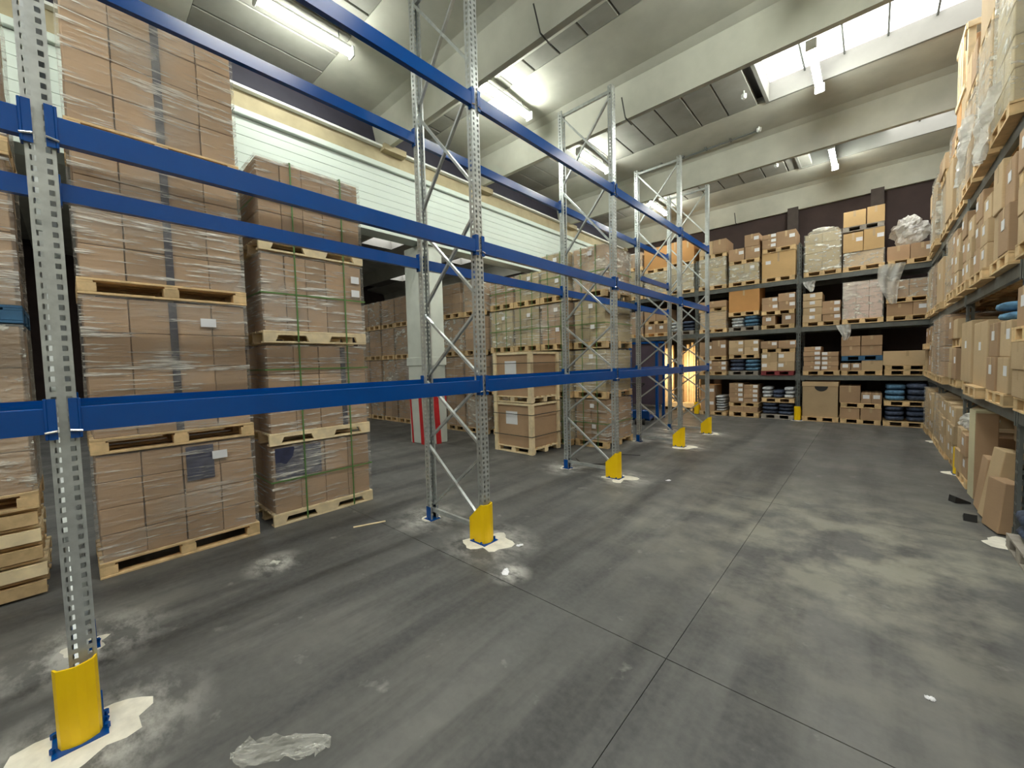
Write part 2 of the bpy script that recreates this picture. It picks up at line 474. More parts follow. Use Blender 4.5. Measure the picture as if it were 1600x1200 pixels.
# lamps: batten housing with two tubes in one diffuser, hung on rods
def lamp(x, y, z, ln, label):
    t = tag(node('fluorescent_lamp', None, None, (x, y, z)), label, 'lamp', 'fluorescent ceiling lamps')
    node('housing', cached(('lh', ln), lambda: MB().bevbox(-.05, .05, -ln / 2, ln / 2, 0.0, 0.05, .008).mesh('lamp_housing', WHITEP)), t)
    def tb():
        m = MB(); pts = [(.055 * math.cos(a), -.042 * math.sin(a)) for a in [2 * math.pi * k / 16 for k in range(16)]]
        m.prism([(px, pz - 0.055) for px, pz in pts], 1, -ln / 2 + .02, ln / 2 - .02)
        return fixn(m.mesh('lamp_diffuser', TUBE))
    node('diffuser', cached(('lt', ln), tb), t)
    for s in (-1, 1):
        node('end_cap', cached('lc', lambda: MB().bevbox(-.076, .076, -.02, .02, -.112, .052, .012).mesh('end_cap', WHITEP)), t, (0, s * ln / 2, 0))
        node('hanger_rod', cached(('lr', z), lambda: MB().tube((0, 0, .05), (0, 0, 7.14 - z), .006, 6).mesh('hanger_rod', RGREY)), t, (0, s * ln * .35, 0))
    return t
for a in [(-6.27, 2.62, 6.92, 1.35, 'bright fluorescent ceiling lamp nearest the top left, above the blue beams'),
          (-5.28, 5.87, 6.92, 1.4, 'fluorescent ceiling lamp right of the second upright frame top'),
          (-5.28, 9.12, 6.92, 1.4, 'fluorescent ceiling lamp seen through the third upright frame'),
          (-5.36, 13.3, 6.92, 1.55, 'farthest fluorescent ceiling lamp, behind the last tall uprights'),
          (-.81, 9.05, 6.92, 1.45, 'fluorescent ceiling lamp hanging under the large skylight'),
          (-.81, 13.3, 6.92, 1.5, 'fluorescent ceiling lamp beside the far skylight, above the aisle end'),
          (-.81, 5.5, 6.92, 1.5, 'added fluorescent lamp over the aisle, out of view, lighting the left stacks'),  # added out of view to light the aisle face of the strapped stack
          (-3.2, -1.6, 6.92, 1.5, 'added fluorescent lamp behind and left of the viewer, brightening the left side'),  # extra unseen lamp added for more light on the left
          (-.81, 1.9, 6.92, 1.5, 'fluorescent ceiling lamp overhead in the aisle, out of view'),
          (-.81, -2.0, 6.92, 1.5, 'fluorescent ceiling lamp over the aisle behind the viewer'),
          (-5.6, -2.0, 6.92, 1.5, 'fluorescent ceiling lamp over the rack behind the viewer'),
          (-.81, -6.0, 6.92, 1.5, 'rearmost fluorescent ceiling lamp over the aisle'),
          (-5.6, -6.0, 6.92, 1.5, 'rearmost fluorescent ceiling lamp over the rack'),
          (-10.5, 2.2, 6.92, 1.5, 'fluorescent ceiling lamp in the next hall near the white column'),
          (-10.5, -2.2, 6.92, 1.5, 'fluorescent ceiling lamp in the next hall behind wrapped stacks'),
          (-10.5, 13.2, 6.92, 1.5, 'fluorescent ceiling lamp at the far end of the next hall')]:
    lamp(*a)

# sensors, conduit, hook rods on the roof
for i, (x, y, z, lab) in enumerate([(-1.96, 9.23, 7.0, 'small white round sensor beside the large skylight corner'), (-1.98, 10.75, 6.98, 'small white junction box at the end of the ceiling conduit'), (-2.0, 13.1, 7.0, 'small white round sensor near the far skylight')]):
    t = tag(node('ceiling_sensor', MB().tube((0, 0, 0), (0, 0, .05), .05, 12).tube((0, 0, -.03), (0, 0, 0), .035, 12, r2=.05).mesh('ceiling_sensor', WHITEP), None, (x, y, z)), lab, 'sensor')
    node('sensor_stem', MB().tube((0, 0, .04), (0, 0, 7.14 - z), .012, 6).mesh('sensor_stem', WHITEP), t)
cd = tag(node('conduit_pipe', MB().tube((-5.0, 10.88, 7.02), (-2.0, 10.82, 7.02), .018, 8).mesh('conduit_pipe', RGREY)), 'thin grey conduit pipe running along the ceiling beam to the junction box', 'pipe')
for k in range(6):
    node('pipe_clip', MB().box(-4.8 + k * .55, -4.76 + k * .55, 10.8, 10.9, 7.01, 7.10).mesh('pipe_clip', RGREY), cd)
for (x, y, lab) in ((-3.47, 4.62, 'dark bent hook rod on the nearest roof beam'), (-3.5, 7.24, 'dark hook rod on the second roof beam above the third frame'), (-3.49, 15.35, 'dark hook rod on the farthest roof beam')):
    m = MB().tube((0, -.16, .32), (0, -.02, 0.02), .012, 6).tube((0, -.02, .02), (.02, .2, -.03), .012, 6)
    tag(node('hook_rod', m.mesh('hook_rod', BLACKP), None, (x, y, 6.38)), lab, 'hook')

# ------------------------------------------------------------------ racking
def upright_mesh(h, mat, pitch=0.05, holes=True, w=0.1, d=0.075):
    """open C section, front face towards +x with two columns of holes, one column in each flank"""
    m = MB(); hw = w / 2
    ys = [-hw, -.036, -.016, .016, .036, hw]
    n = int(h / pitch)
    xs = [0, -.026, -.048, -d]
    for k in range(n):
        a, b = k * pitch, (k + 1) * pitch
        if not holes: continue
        c0, c1 = a + .012, b - .012
        for (z0, z1, hole) in ((a, c0, 0), (c0, c1, 1), (c1, b, 0)):
            if not hole:
                m.face([(0, -hw, z0), (0, hw, z0), (0, hw, z1), (0, -hw, z1)])
                for s in (-1, 1): m.face([(0, s * hw, z0), (0, s * hw, z1), (-d, s * hw, z1), (-d, s * hw, z0)])
            else:
                for j in (0, 2, 4): m.face([(0, ys[j], z0), (0, ys[j + 1], z0), (0, ys[j + 1], z1), (0, ys[j], z1)])
                for s in (-1, 1):
                    for j in (0, 2): m.face([(xs[j], s * hw, z0), (xs[j], s * hw, z1), (xs[j + 1], s * hw, z1), (xs[j + 1], s * hw, z0)])
    if not holes:
        m.box(-d, 0, -hw, hw, 0, h)
    else:
        top = n * pitch
        for s in (-1, 1):
            m.face([(-d, s * hw, 0), (-d, s * hw, top), (-d, s * (hw - .018), top), (-d, s * (hw - .018), 0)])
            m.face([(-d, s * (hw - .018), 0), (-d, s * (hw - .018), top), (-d + .015, s * (hw - .018), top), (-d + .015, s * (hw - .018), 0)])
    return m.mesh('upright', mat)

UP = upright_mesh(6.0, GALV)
UPG = upright_mesh(5.1, RGREY, 0.1)
PANELS = [(.18, .90), (1.0, 1.66), (1.74, 2.44), (2.56, 3.42), (3.66, 4.70), (4.84, 5.92)]
def frame(y, label, up=UP, xf=RACK_XF, xr=RACK_XR, bm=GALV, panels=PANELS, h=6.0, cross=True, rz=None, base=None, group=None):
    t = tag(node('upright_frame', None, None, (xf, y, 0)), label, 'rack frame', group or 'galvanised upright frames of the blue rack')
    if rz is not None:
        t.location = base; t.rotation_euler = (0, 0, rz)
    dx = xr - xf
    node('upright', up, t, (0, 0, 0.006))
    node('upright', up, t, (dx, 0, 0.006), (0, 0, math.pi))
    def brace(a, b, side):
        return cached(('br', round(dx, 3), a, b, side, bm.name), lambda: MB().bar((-.04 if side else -.05, side * .018, a), (dx + .05, side * .018, b), .026, .032, up=(0, 1, 0)).mesh('brace', bm))
    for (a, b) in panels:
        node('brace', brace(a, b, -1), t)
        if cross: node('brace', brace(b, a, 1), t)
    for z in (.12, h - .06):
        node('tie_bar', cached(('tie', round(dx, 3), z, bm.name), lambda: MB().bar((-.04, 0, z), (dx + .04, 0, z), .035, .045).mesh('tie_bar', bm)), t)
    def foot(mat):
        m = MB().box(-.10, .04, -.07, .07, 0, .008)
        m.box(-.075, .006, -.056, -.05, .008, .16).box(-.075, .006, .05, .056, .008, .16)
        for sy in (-1, 1): m.tube((-.03, sy * .06, .008), (-.03, sy * .068, .03), .009, 6)
        return m.mesh('foot_plate', mat)
    fm = BLUE if bm is GALV else RGREY
    node('foot_plate', cached(('foot', fm.name), lambda: foot(fm)), t)
    node('foot_plate', cached(('foot', fm.name), lambda: foot(fm)), t, (dx, 0, 0), (0, 0, math.pi))
    return t
ordn = ['first', 'second', 'third', 'fourth', 'fifth']
frl = ['tall galvanised upright frame nearest the viewer at far left, with yellow guard', 'galvanised upright frame second from the left, in front of the striped column', 'galvanised upright frame third from the left, behind the wooden crates', 'galvanised upright frame fourth from the left, before the warm lit doorway', 'galvanised upright frame at the far end of the blue rack, shortest looking']
for y, l in zip(RACK_Y, frl): frame(y, l)

BH, BD = 0.125, 0.05
def rack_beam(x, y0, y1, z, label, front=True, mat=BLUE, group=None, xdir=None, h=BH, loc=None, rz=0.0, name='rack_beam'):
    t = tag(node(name, None), label, 'rack beam', group)
    if loc is None:
        t.location = (x, y0, z)
        if not front: t.location = (x, y1, z); t.rotation_euler = (0, 0, math.pi)
    else:
        t.location = loc; t.rotation_euler = (0, 0, rz)
    ln = round(y1 - y0, 3)
    def bm_():
        m = MB(); d = BD
        prof = [(-d, -.028), (-d, -h), (0.0, -h), (0.0, -.004), (-.004, 0), (-.022, 0), (-.022, -.028)]
        n0 = len(m.v)
        m.v += [(p[0], 0.012, p[1]) for p in prof] + [(p[0], ln - 0.012, p[1]) for p in prof]
        k = len(prof)
        for i in range(k):
            j = (i + 1) % k; m.f.append((i, j, k + j, k + i)); m.mi.append(0)
        m.f.append(tuple(range(k - 1, -1, -1))); m.f.append(tuple(range(k, 2 * k))); m.mi += [0, 0]
        return fixn(m.mesh('beam_profile', mat))
    node('beam_profile', cached(('beam', ln, h, mat.name), bm_), t)
    for s, yy in ((1, 0.0), (-1, ln)):
        con = cached(('con', s, h, mat.name), lambda: MB().bevbox(-.052, .006, 0 if s > 0 else -.012, .012 if s > 0 else 0, -h - .03, .045, .003).box(.0, .005, -.03 * s if s > 0 else 0, 0 if s > 0 else .03, -h - .03, .045).mesh('connector', mat))
        node('connector', con, t, (0, yy, 0))
        if mat is BLUE:
            node('locking_pin', cached(('pin', s), lambda: MB().tube((.006, .012 * s, -h + .005), (.014, -.03 * s, -h + .012), .006, 6).mesh('locking_pin', PIN)), t, (0, yy, 0))
    return t
bays = [(-2.92, RACK_Y[0], 'bay left of the nearest upright'), (RACK_Y[0], RACK_Y[1], 'nearest full bay'), (RACK_Y[1], RACK_Y[2], 'bay between the second and third frames'), (RACK_Y[2], RACK_Y[3], 'bay between the third and fourth frames'), (RACK_Y[3], RACK_Y[4], 'short last bay')]
LZ = [(1.69, 'lowest'), (3.10, 'middle'), (4.52, 'top')]
for (a, b, bl) in bays:
    for z, zl in LZ:
        rack_beam(RACK_XF + .012, a + .05, b - .05, z, f'{zl} front blue beam in the {bl}', True, group='blue beams of the empty rack')
        rack_beam(RACK_XR - .012, a + .05, b - .05, z, f'{zl} rear blue beam in the {bl}', False, group='blue beams of the empty rack')
rack_beam(RACK_XR - .012, RACK_Y[3] + .05, RACK_Y[4] - .05, 3.78, 'extra rear blue beam between middle and top levels in the short last bay', False, group='blue beams of the empty rack')

# yellow column guards
def guard_mesh(mat=YELLOW, w=.155, h=.41, d=.22):
    m = MB(); hw = w / 2; th = .008
    ring = [(-d, -hw), (-.05, -hw), (-.015, -hw + .012), (0, -hw + .045), (.008, 0), (0, hw - .045), (-.015, hw - .012), (-.05, hw), (-d, hw)]
    def top(x): return h if x > -.06 else h - (.165) * (-.05 - x) / (d - .05)
    def inn(p):
        return (p[0] - th * (1 if p[0] > -.04 else 0), p[1] - th * (1 if p[1] > 0.02 else -1 if p[1] < -.02 else 0))
    n = len(ring)
    O = [(p[0], p[1]) for p in ring]; I = [inn(p) for p in ring]
    for i in range(n - 1):
        a, b, c, d_ = O[i], O[i + 1], I[i], I[i + 1]
        m.face([(*a, .012), (*b, .012), (*b, top(b[0])), (*a, top(a[0]))])
        m.face([(*c, .012), (*c, top(c[0])), (*d_, top(d_[0])), (*d_, .012)])
        m.face([(*a, top(a[0])), (*b, top(b[0])), (*d_, top(d_[0])), (*c, top(c[0]))])
    for i in (0, n - 1):
        a, c = O[i], I[i]
        m.face([(*a, .012), (*a, top(a[0])), (*c, top(c[0])), (*c, .012)])
    return fixn(m.mesh('guard_shell', mat))
GM = guard_mesh()
def guard(x, y, label, rz=0, pad=True):
    t = tag(node('column_guard', None, None, (x, y, 0), (0, 0, rz)), label, 'column guard', 'yellow column guards')
    node('guard_shell', GM, t)
    def bp():
        m = MB().box(-.2, .02, -.098, .098, .004, .012)
        for sx, sy in ((-.03, .095), (-.03, -.095), (-.15, .095), (-.15, -.095)): m.tube((sx, sy, .012), (sx, sy, .034), .012, 6)
        return m.mesh('base_plate', BLUE)
    node('base_plate', cached('gbp', bp), t)
    return t
def mortar(x, y, r, label, seed, h=.02):
    rr = random.Random(seed); m = MB(); n = 26
    pts = []
    for i in range(n):
        a = 2 * math.pi * i / n
        q = r * (0.78 + .55 * mnoise.noise(Vector((math.cos(a) * 1.2 + seed, math.sin(a) * 1.2, 0))) + rr.uniform(-.04, .04))
        pts.append((q * math.cos(a), q * math.sin(a) * 1.1))
    m.v = [(px, py, 0.0) for px, py in pts] + [(px * .82, py * .82, h * rr.uniform(.15, .3)) for px, py in pts] + [(0, 0, h * .2)]
    for i in range(n):
        j = (i + 1) % n
        m.f.append((i, j, n + j, n + i)); m.f.append((n + i, n + j, 2 * n)); m.mi += [0, 0]
    m.sm = True
    return tag(node('mortar_patch', m.mesh('mortar_patch', MORTAR), None, (x, y, 0.001)), label, 'mortar', 'mortar patches under the rack feet')
gl = ['large yellow column guard at the foot of the nearest upright, lower left', 'yellow column guard at the second upright, right of the wrapped pallets', 'yellow column guard at the third upright, mid picture', 'yellow column guard at the fourth upright', 'yellow column guard at the farthest upright of the blue rack']
for i, (y, l) in enumerate(zip(RACK_Y, gl)):
    guard(RACK_XF + .062, y - .03, l)
    mortar(RACK_XF + .03, y - .02, .27, f'pale mortar patch under the {ordn[i]} yellow guard from the left', 3 + i)
    mortar(RACK_XR, y, .13, f'pale mortar patch under the rear foot of the {ordn[i]} upright frame', 13 + i, .012)

# dark grey racks: far rack (along x at y = 14) and right rack (along y at x = 1)
FD, FDR = 14.0, 15.05
FPX = (-7.07, -4.33, -1.57, 1.15)
PG = [(.2, .9), (1.0, 1.7), (1.8, 2.5), (2.6, 3.3), (3.4, 4.1), (4.2, 4.9)]
for x, l in zip(FPX, ('old grey upright frame of the far rack behind the purple panel', 'old grey upright frame of the far rack beside the warm lit doorway', 'old grey upright frame in the middle of the far rack, yellow guard below', 'old grey upright frame in the right corner of the far rack')):
    frame(0, l, UPG, 0, -(FDR - FD), RGREY, PG, 5.1, False, -math.pi / 2, (x, FD, 0), 'grey upright frames of the old racks')
RX, RXR = 1.03, 2.08
RPY = (2.9, 5.92, 8.92, 11.92, 13.78)
for y, l in zip(RPY, ('old grey upright frame of the right rack, out of view nearest the viewer', 'old grey upright frame of the right rack at the right picture edge', 'old grey upright frame of the right rack beside the tall carton', 'old grey upright frame of the right rack, third along', 'old grey upright frame of the right rack nearest the far corner')):
    frame(0, l, UPG, 0, -(RXR - RX), RGREY, PG, 5.1, False, math.pi, (RX, y, 0), 'grey upright frames of the old racks')
GZ = (1.30, 2.67, 4.05)
zl3 = ('lowest', 'middle', 'top')
bayn = ('left bay behind the blue rack', 'centre bay', 'right bay')
for i in range(3):
    for z, zn in zip(GZ, zl3):
        if i == 0 and zn == 'lowest': continue
        ln = FPX[i + 1] - FPX[i] - .1
        rack_beam(0, 0, ln, z, f'{zn} front grey beam of the far rack, {bayn[i]}', mat=RGREY, group='grey beams of the old racks', loc=(FPX[i] + .05, FD - .012, z), rz=-math.pi / 2, h=.13)
        rack_beam(0, 0, ln, z, f'{zn} rear grey beam of the far rack, {bayn[i]}', mat=RGREY, group='grey beams of the old racks', loc=(FPX[i + 1] - .05, FDR + .012, z), rz=math.pi / 2, h=.13)
rbn = ('nearest bay at the picture edge', 'second bay beside the tall carton', 'third bay', 'short bay in the far corner')
for i in range(4):
    ln = RPY[i + 1] - RPY[i] - .1
    for z, zn in zip(GZ, zl3):
        rack_beam(0, 0, ln, z, f'{zn} front grey beam of the right rack, {rbn[i]}', mat=RGREY, group='grey beams of the old racks', loc=(RX - .012, RPY[i + 1] - .05, z), rz=math.pi, h=.13)
        rack_beam(0, 0, ln, z, f'{zn} rear grey beam of the right rack, {rbn[i]}', mat=RGREY, group='grey beams of the old racks', loc=(RXR + .012, RPY[i] + .05, z), rz=0, h=.13)
guard(FPX[2], FD - .08, 'yellow column guard at the middle post of the far rack', -math.pi / 2)
guard(FPX[1], FD - .08, 'yellow column guard of the far rack beside the warm lit doorway', -math.pi / 2)
guard(RX - .08, 8.92, 'yellow column guard of the right rack beside the tall carton', math.pi)
mortar(RX - .06, 8.92, .17, 'pale mortar patch at the right rack beside the tall carton', 31)
mortar(RX - .06, 5.92, .2, 'pale mortar patch at the right rack by the picture edge', 32)
mortar(FPX[2], FD - .05, .15, 'pale mortar patch under the middle guard of the far rack', 33)
mortar(RX - .04, 11.92, .15, 'pale mortar patch at the third post of the right rack', 34)

# ------------------------------------------------------------------ pallets and loads
def pallet_parts(parent, w, d, style='block', wood=None, h=.144, simple_=False):
    wood = wood or WOOD
    key = ('pal', round(w, 3), round(d, 3), style, wood.name, h, simple_)
    if simple_:
        def mk():
            m = MB()
            n = 5
            for k in range(n):
                y = -d / 2 + .05 + (d - .1) * k / (n - 1)
                m.box(-w / 2, w / 2, y - .05, y + .05, h - .022, h)
            for x in (-w / 2 + .06, 0, w / 2 - .06):
                for y in (-d / 2 + .06, 0, d / 2 - .06): m.box(x - .058, x + .058, y - .06, y + .06, .022, h - .04)
                m.box(x - .05, x + .05, -d / 2, d / 2, h - .04, h - .022)
            for y in (-d / 2 + .05, 0, d / 2 - .05): m.box(-w / 2, w / 2, y - .05, y + .05, 0, .022)
            return m.mesh('pallet', wood)
        return node('pallet', cached(key, mk), parent)
    base = node('pallet', cached(key + ('st',), lambda: _stringers(w, d, style, wood, h)), parent)
    db = cached(key + ('db',), lambda: MB().bevbox(-w / 2, w / 2, -.05, .05, h - .022, h, .003).mesh('deck_board', wood))
    n = 6
    for k in range(n):
        node('deck_board', db, base, (0, -d / 2 + (.12 if style == 'solid' else .05) + (d - (.24 if style == 'solid' else .1)) * k / (n - 1), 0))
    bb = cached(key + ('bb',), lambda: MB().bevbox(-w / 2, w / 2, -.05, .05, 0, .022, .003).mesh('bottom_board', wood))
    for y in ((-d / 2 + .12, 0, d / 2 - .12) if style == 'solid' else (-d / 2 + .05, 0, d / 2 - .05)): node('bottom_board', bb, base, (0, y, 0))
    if style == 'block':
        bl = cached(key + ('bl',), lambda: MB().bevbox(-.06, .06, -.06, .06, .022, h - .04, .004).mesh('block', wood))
        for x in (-w / 2 + .06, 0, w / 2 - .06):
            for y in (-d / 2 + .062, 0, d / 2 - .062): node('block', bl, base, (x, y, 0))
    return base
def _stringers(w, d, style, wood, h):
    m = MB()
    if style == 'block':
        for x in (-w / 2 + .05, 0, w / 2 - .05): m.box(x - .05, x + .05, -d / 2 + .002, d / 2 - .002, h - .04, h - .022)
    elif style == 'solid':
        for y in (-d / 2 + .02, 0, d / 2 - .02): m.box(-w / 2, w / 2, y - .02, y + .02, .022, h - .022)
    else:   # notched stringer boards running across the front
        for y in (-d / 2 + .02, 0, d / 2 - .02):
            zt, zb = h - .022, .022
            zm = zb + (zt - zb) * .72
            a, b = .20 * w, .40 * w
            pts = [(-w / 2, zb), (-b, zb), (-b + .03, zm), (-.10 * w - .03, zm), (-.10 * w, zb), (.10 * w, zb), (.10 * w + .03, zm), (b - .03, zm), (b, zb), (w / 2, zb), (w / 2, zt), (-w / 2, zt)]
            n0 = len(m.v); k = len(pts)
            m.v += [(p[0], y - .02, p[1]) for p in pts] + [(p[0], y + .02, p[1]) for p in pts]
            for i in range(k):
                j = (i + 1) % k; m.f.append((n0 + i, n0 + j, n0 + k + j, n0 + k + i)); m.mi.append(0)
            for q in ([0, 1, 2, 3, 4, 5, 6, 7, 8, 9, 10, 11],):
                m.f.append(tuple(n0 + i for i in reversed(q))); m.f.append(tuple(n0 + k + i for i in q)); m.mi += [0, 0]
    return fixn(m.mesh('stringer', wood))

def carton_mesh(w, d, h, mat, bev=.006):
    return cached(('ct', round(w, 3), round(d, 3), round(h, 3), mat.name), lambda: MB().bevbox(-w / 2, w / 2, -d / 2, d / 2, 0, h, bev).mesh('carton', mat))
def label_mesh(w=.11, h=.09):
    return cached(('lb', w, h), lambda: MB().box(-w / 2, w / 2, -.002, 0, -h / 2, h / 2).mesh('paper_label', LABEL))

def film_shell(w, d, z0, z1, mat, seed=0):
    """slack film skin: gridded sides, slightly pulled in and out, with a top"""
    def mk():
        m = MB(); nu, nv = 7, 6
        o = .012
        W, D = w / 2 + o, d / 2 + o
        ring = []
        for (ax, ay, bx, by, n) in ((-W, -D, W, -D, 8), (W, -D, W, D, 6), (W, D, -W, D, 8), (-W, D, -W, -D, 6)):
            for k in range(n): ring.append((ax + (bx - ax) * k / n, ay + (by - ay) * k / n))
        L = len(ring)
        for v in range(nv + 1):
            z = z0 + (z1 - z0) * v / nv
            for (x, y) in ring:
                q = mnoise.noise(Vector((x * 3 + seed * 7.3, y * 3, z * 4)))
                s = 1 + .010 * q
                m.v.append((x * s, y * s, z))
        for v in range(nv):
            for i in range(L):
                j = (i + 1) % L
                m.f.append((v * L + i, v * L + j, (v + 1) * L + j, (v + 1) * L + i)); m.mi.append(0)
        m.f.append(tuple(nv * L + i for i in range(L))); m.mi.append(0)
        m.sm = False
        return m.mesh('stretch_film', mat)
    return cached(('film', round(w, 3), round(d, 3), round(z0, 3), round(z1, 3), mat.name, seed), mk)

def wrapped_load(loc, rz, w, d, h, cols, rows, deep, label, group, style='block', wood=None, mat=KRAFT, film=FILM, straps=None, strapmat=STRAP,
                 labels=(), gap_after=None, simple_=False, ph=.144, jit=.004, dark=None, lw=(0.11, 0.09)):
    """pallet with film-wrapped cartons; h is the height of the carton block"""
    t = tag(node('wrapped_pallet_load', None, None, loc, (0, 0, rz)), label, 'pallet load', group)
    pallet_parts(t, w, d, style, wood, ph, simple_)
    lw_in, ld_in = w - .05, d - .04
    gap = .035 if gap_after is not None else 0
    cw = (lw_in - gap) / cols; ch = h / rows; cdp = ld_in / deep
    me = carton_mesh(cw - .006, cdp - .004, ch - .004, mat)
    rr = random.Random(hash((round(loc[0], 2), round(loc[1], 2), round(loc[2], 2))) & 0xffff)
    for j in range(deep):
        for r in range(rows):
            for c in range(cols):
                if j > 0 and 0 < c < cols - 1 and r < rows - 1: continue       # nothing shows of the inner ones
                x = -lw_in / 2 + cw * (c + .5) + (gap if gap_after is not None and c >= gap_after else 0)
                y = -ld_in / 2 + cdp * (j + .5)
                node('carton', me, t, (x + rr.uniform(-jit, jit), y + rr.uniform(-jit, jit) - (.0), ph + ch * r + .001))
    if gap_after is not None:
        x = -lw_in / 2 + cw * gap_after + gap / 2
        node('gap_strip', cached(('gb', round(h, 3)), lambda: MB().box(-.03, .03, 0, .012, 0, h - .01).mesh('gap_strip', DARK)), t, (x, -ld_in / 2 - .0125, ph))  # dark strip set over the gap between carton columns
    if film is not None:
        node('stretch_film', film_shell(w - .03, d - .03, ph - .02, ph + h + .012, film, rr.randrange(4)), t)
    if straps:
        vs, hs = straps
        W, D = w / 2 + .004, d / 2 + .004
        for x in vs:
            node('strap', cached(('sv', round(h, 3), round(d, 3), ph, strapmat.name), lambda: MB().box(-.008, .008, -D - .004, -D, 0.01, ph + h + .02).box(-.008, .008, D, D + .004, 0.01, ph + h + .02).box(-.008, .008, -D, D, ph + h + .016, ph + h + .02).mesh('strap', strapmat)), t, (x * w, 0, 0))
        for z in hs:
            node('strap', cached(('sh', round(w, 3), round(d, 3), strapmat.name), lambda: MB().box(-W - .004, W + .004, -D - .004, -D, 0, .016).box(-W - .004, -W, -D, D, 0, .016).box(W, W + .004, -D, D, 0, .016).box(-W, W, D, D + .004, 0, .016).mesh('strap', strapmat)), t, (0, 0, ph + h * z))
    for (lx, lz) in labels:
        node('paper_label', label_mesh(*lw), t, (lx * w, -d / 2 - .004, ph + h * lz))
    if dark is not None:
        (x0, x1, z0_, z1_) = dark
        node('printed_panel', MB().box(x0 * w, x1 * w, -d / 2 + .004, -d / 2 + .012, ph + z0_ * h, ph + z1_ * h).mesh('printed_panel', NAVY), t)
    return t

HP = math.pi / 2
XA = -5.10           # aisle side of the stacks behind the blue rack
G1 = 'film-wrapped pallets in the nearest left stack'
D0 = 0.82
tn = ['lowest', 'second', 'third', 'topmost']
# stack A
A_y, A_w = .70, 1.26
za = [0, 1.125, 2.555, 3.90]
ha = [.965, 1.27, 1.185, 1.22]
for k in range(4):
    dk = (.02, .20, .62, .98) if k == 0 else None
    wrapped_load((XA - D0 / 2, A_y, za[k]), HP, A_w, D0, ha[k], 4, (4, 4, 4, 4)[k], 2,
                 f'film-wrapped kraft carton load, {tn[k]} of the stack right of the nearest upright' + (', dark printed patch' if k == 0 else ''),
                 'wrapped loads in the stack nearest the viewer', 'block', WOOD, KRAFT, FILM, None, gap_after=None if k == 0 else 2, labels=((.24, .86),) if k == 0 else ((.22, .85),) if k == 1 else (), dark=dk, lw=(.13, .085))
# stack B
zb_ = [0, .955, 2.16, 3.22]
hb = [.785, 1.03, .885, .90]
for k in range(4):
    wrapped_load((XA - .05 - D0 / 2, 2.11, zb_[k]), HP, 1.24, D0, hb[k], (4, 4, 5, 5)[k], (2, 3, 2, 3)[k], 2,
                 f'green-strapped film-wrapped carton load, {tn[k]} of the stack left of the second upright' + (', navy cover sheet' if k == 0 else ''),
                 'green-strapped loads in the second stack', 'stringer', WOODB, KRAFT, FILM, ((-.20, .28), (.48,) if k != 1 else (.72,)),
                 gap_after=3 if k == 1 else None, labels=((.40, .80), (.40, .60)) if k == 2 else ((.40, .35),) if k == 1 else (), dark=(-.46, -.04, .52, .99) if k == 0 else None)
# stack L at the left edge: empty pallets below, then wrapped loads
ly = -.86
for k in range(5):
    t = tag(node('wooden_pallet', None, None, (XA - .06 - D0 / 2, ly + R.uniform(-.015, .015), .148 * k), (0, 0, HP + R.uniform(-.01, .01))), f'empty wooden pallet at the left edge, {["bottom", "second", "middle", "fourth", "top"][k]} of five stacked', 'pallet', 'empty pallets stacked at the left edge')
    pallet_parts(t, 1.24, D0, 'solid', WOODB if k % 2 else WOOD)
zl_ = [.745, 2.28, 3.62]
for k in range(3):
    wrapped_load((XA - .06 - D0 / 2, ly, zl_[k]), HP, 1.24, D0, (1.37, 1.175, 1.2)[k], 4, 4, 2, f'film-wrapped carton load at the left edge, {["lowest, on the empty pallets", "middle, on a blue pallet", "topmost"][k]}',
                 'wrapped loads at the left edge', 'block', WOODBLUE if k == 1 else WOOD, KRAFT, FILM2 if k == 0 else FILM)

# two cardboard crates with timber corners
def crate(loc, label):
    t = tag(node('timber_framed_crate', None, None, loc), label, 'crate', 'timber framed cardboard crates')
    w, d, h = 1.02, .94, .90
    pallet_parts(t, w, d, 'block', WOODB, .13)
    node('carton', MB().bevbox(-w / 2 + .03, w / 2 - .03, -d / 2 + .03, d / 2 - .03, .13, .13 + h - .02, .008).mesh('crate_carton', KRAFT), t)
    post = cached('crpost', lambda: MB().bevbox(-.045, .045, -.045, .045, 0.0, h + .13, .004).mesh('corner_post', WOODB))
    for sx in (-1, 1):
        for sy in (-1, 1): node('corner_post', post, t, (sx * (w / 2 - .03), sy * (d / 2 - .03), 0))
    rail = cached('crrail', lambda: MB().bevbox(-w / 2 + .08, w / 2 - .08, -.02, .02, 0, .045, .003).mesh('top_rail', WOODB))
    rail2 = cached('crrail2', lambda: MB().bevbox(-.02, .02, -d / 2 + .08, d / 2 - .08, 0, .045, .003).mesh('top_rail', WOODB))
    for s in (-1, 1):
        node('top_rail', rail, t, (0, s * (d / 2 - .02), h + .085)); node('top_rail', rail2, t, (s * (w / 2 - .02), 0, h + .085))
    st = cached('crst', lambda: MB().box(-w / 2 - .02, w / 2 + .02, -d / 2 - .02, -d / 2 - .016, 0, .014).box(w / 2 + .016, w / 2 + .02, -d / 2 - .02, d / 2 + .02, 0, .014).box(-w / 2 - .02, -w / 2 - .016, -d / 2 - .02, d / 2 + .02, 0, .014).box(-w / 2 - .02, w / 2 + .02, d / 2 + .016, d / 2 + .02, 0, .014).mesh('strap', STRAPB))
    for z in (.36, .80): node('strap', st, t, (0, 0, z))
    node('paper_label', label_mesh(.32, .27), t, (-.05, -d / 2 + .026, .72))
    return t
crate((-5.51, 6.55, 0), 'timber framed cardboard crate with white label, standing on the floor')
crate((-5.51, 6.55, 1.045), 'timber framed cardboard crate with white label, on top of the other crate')

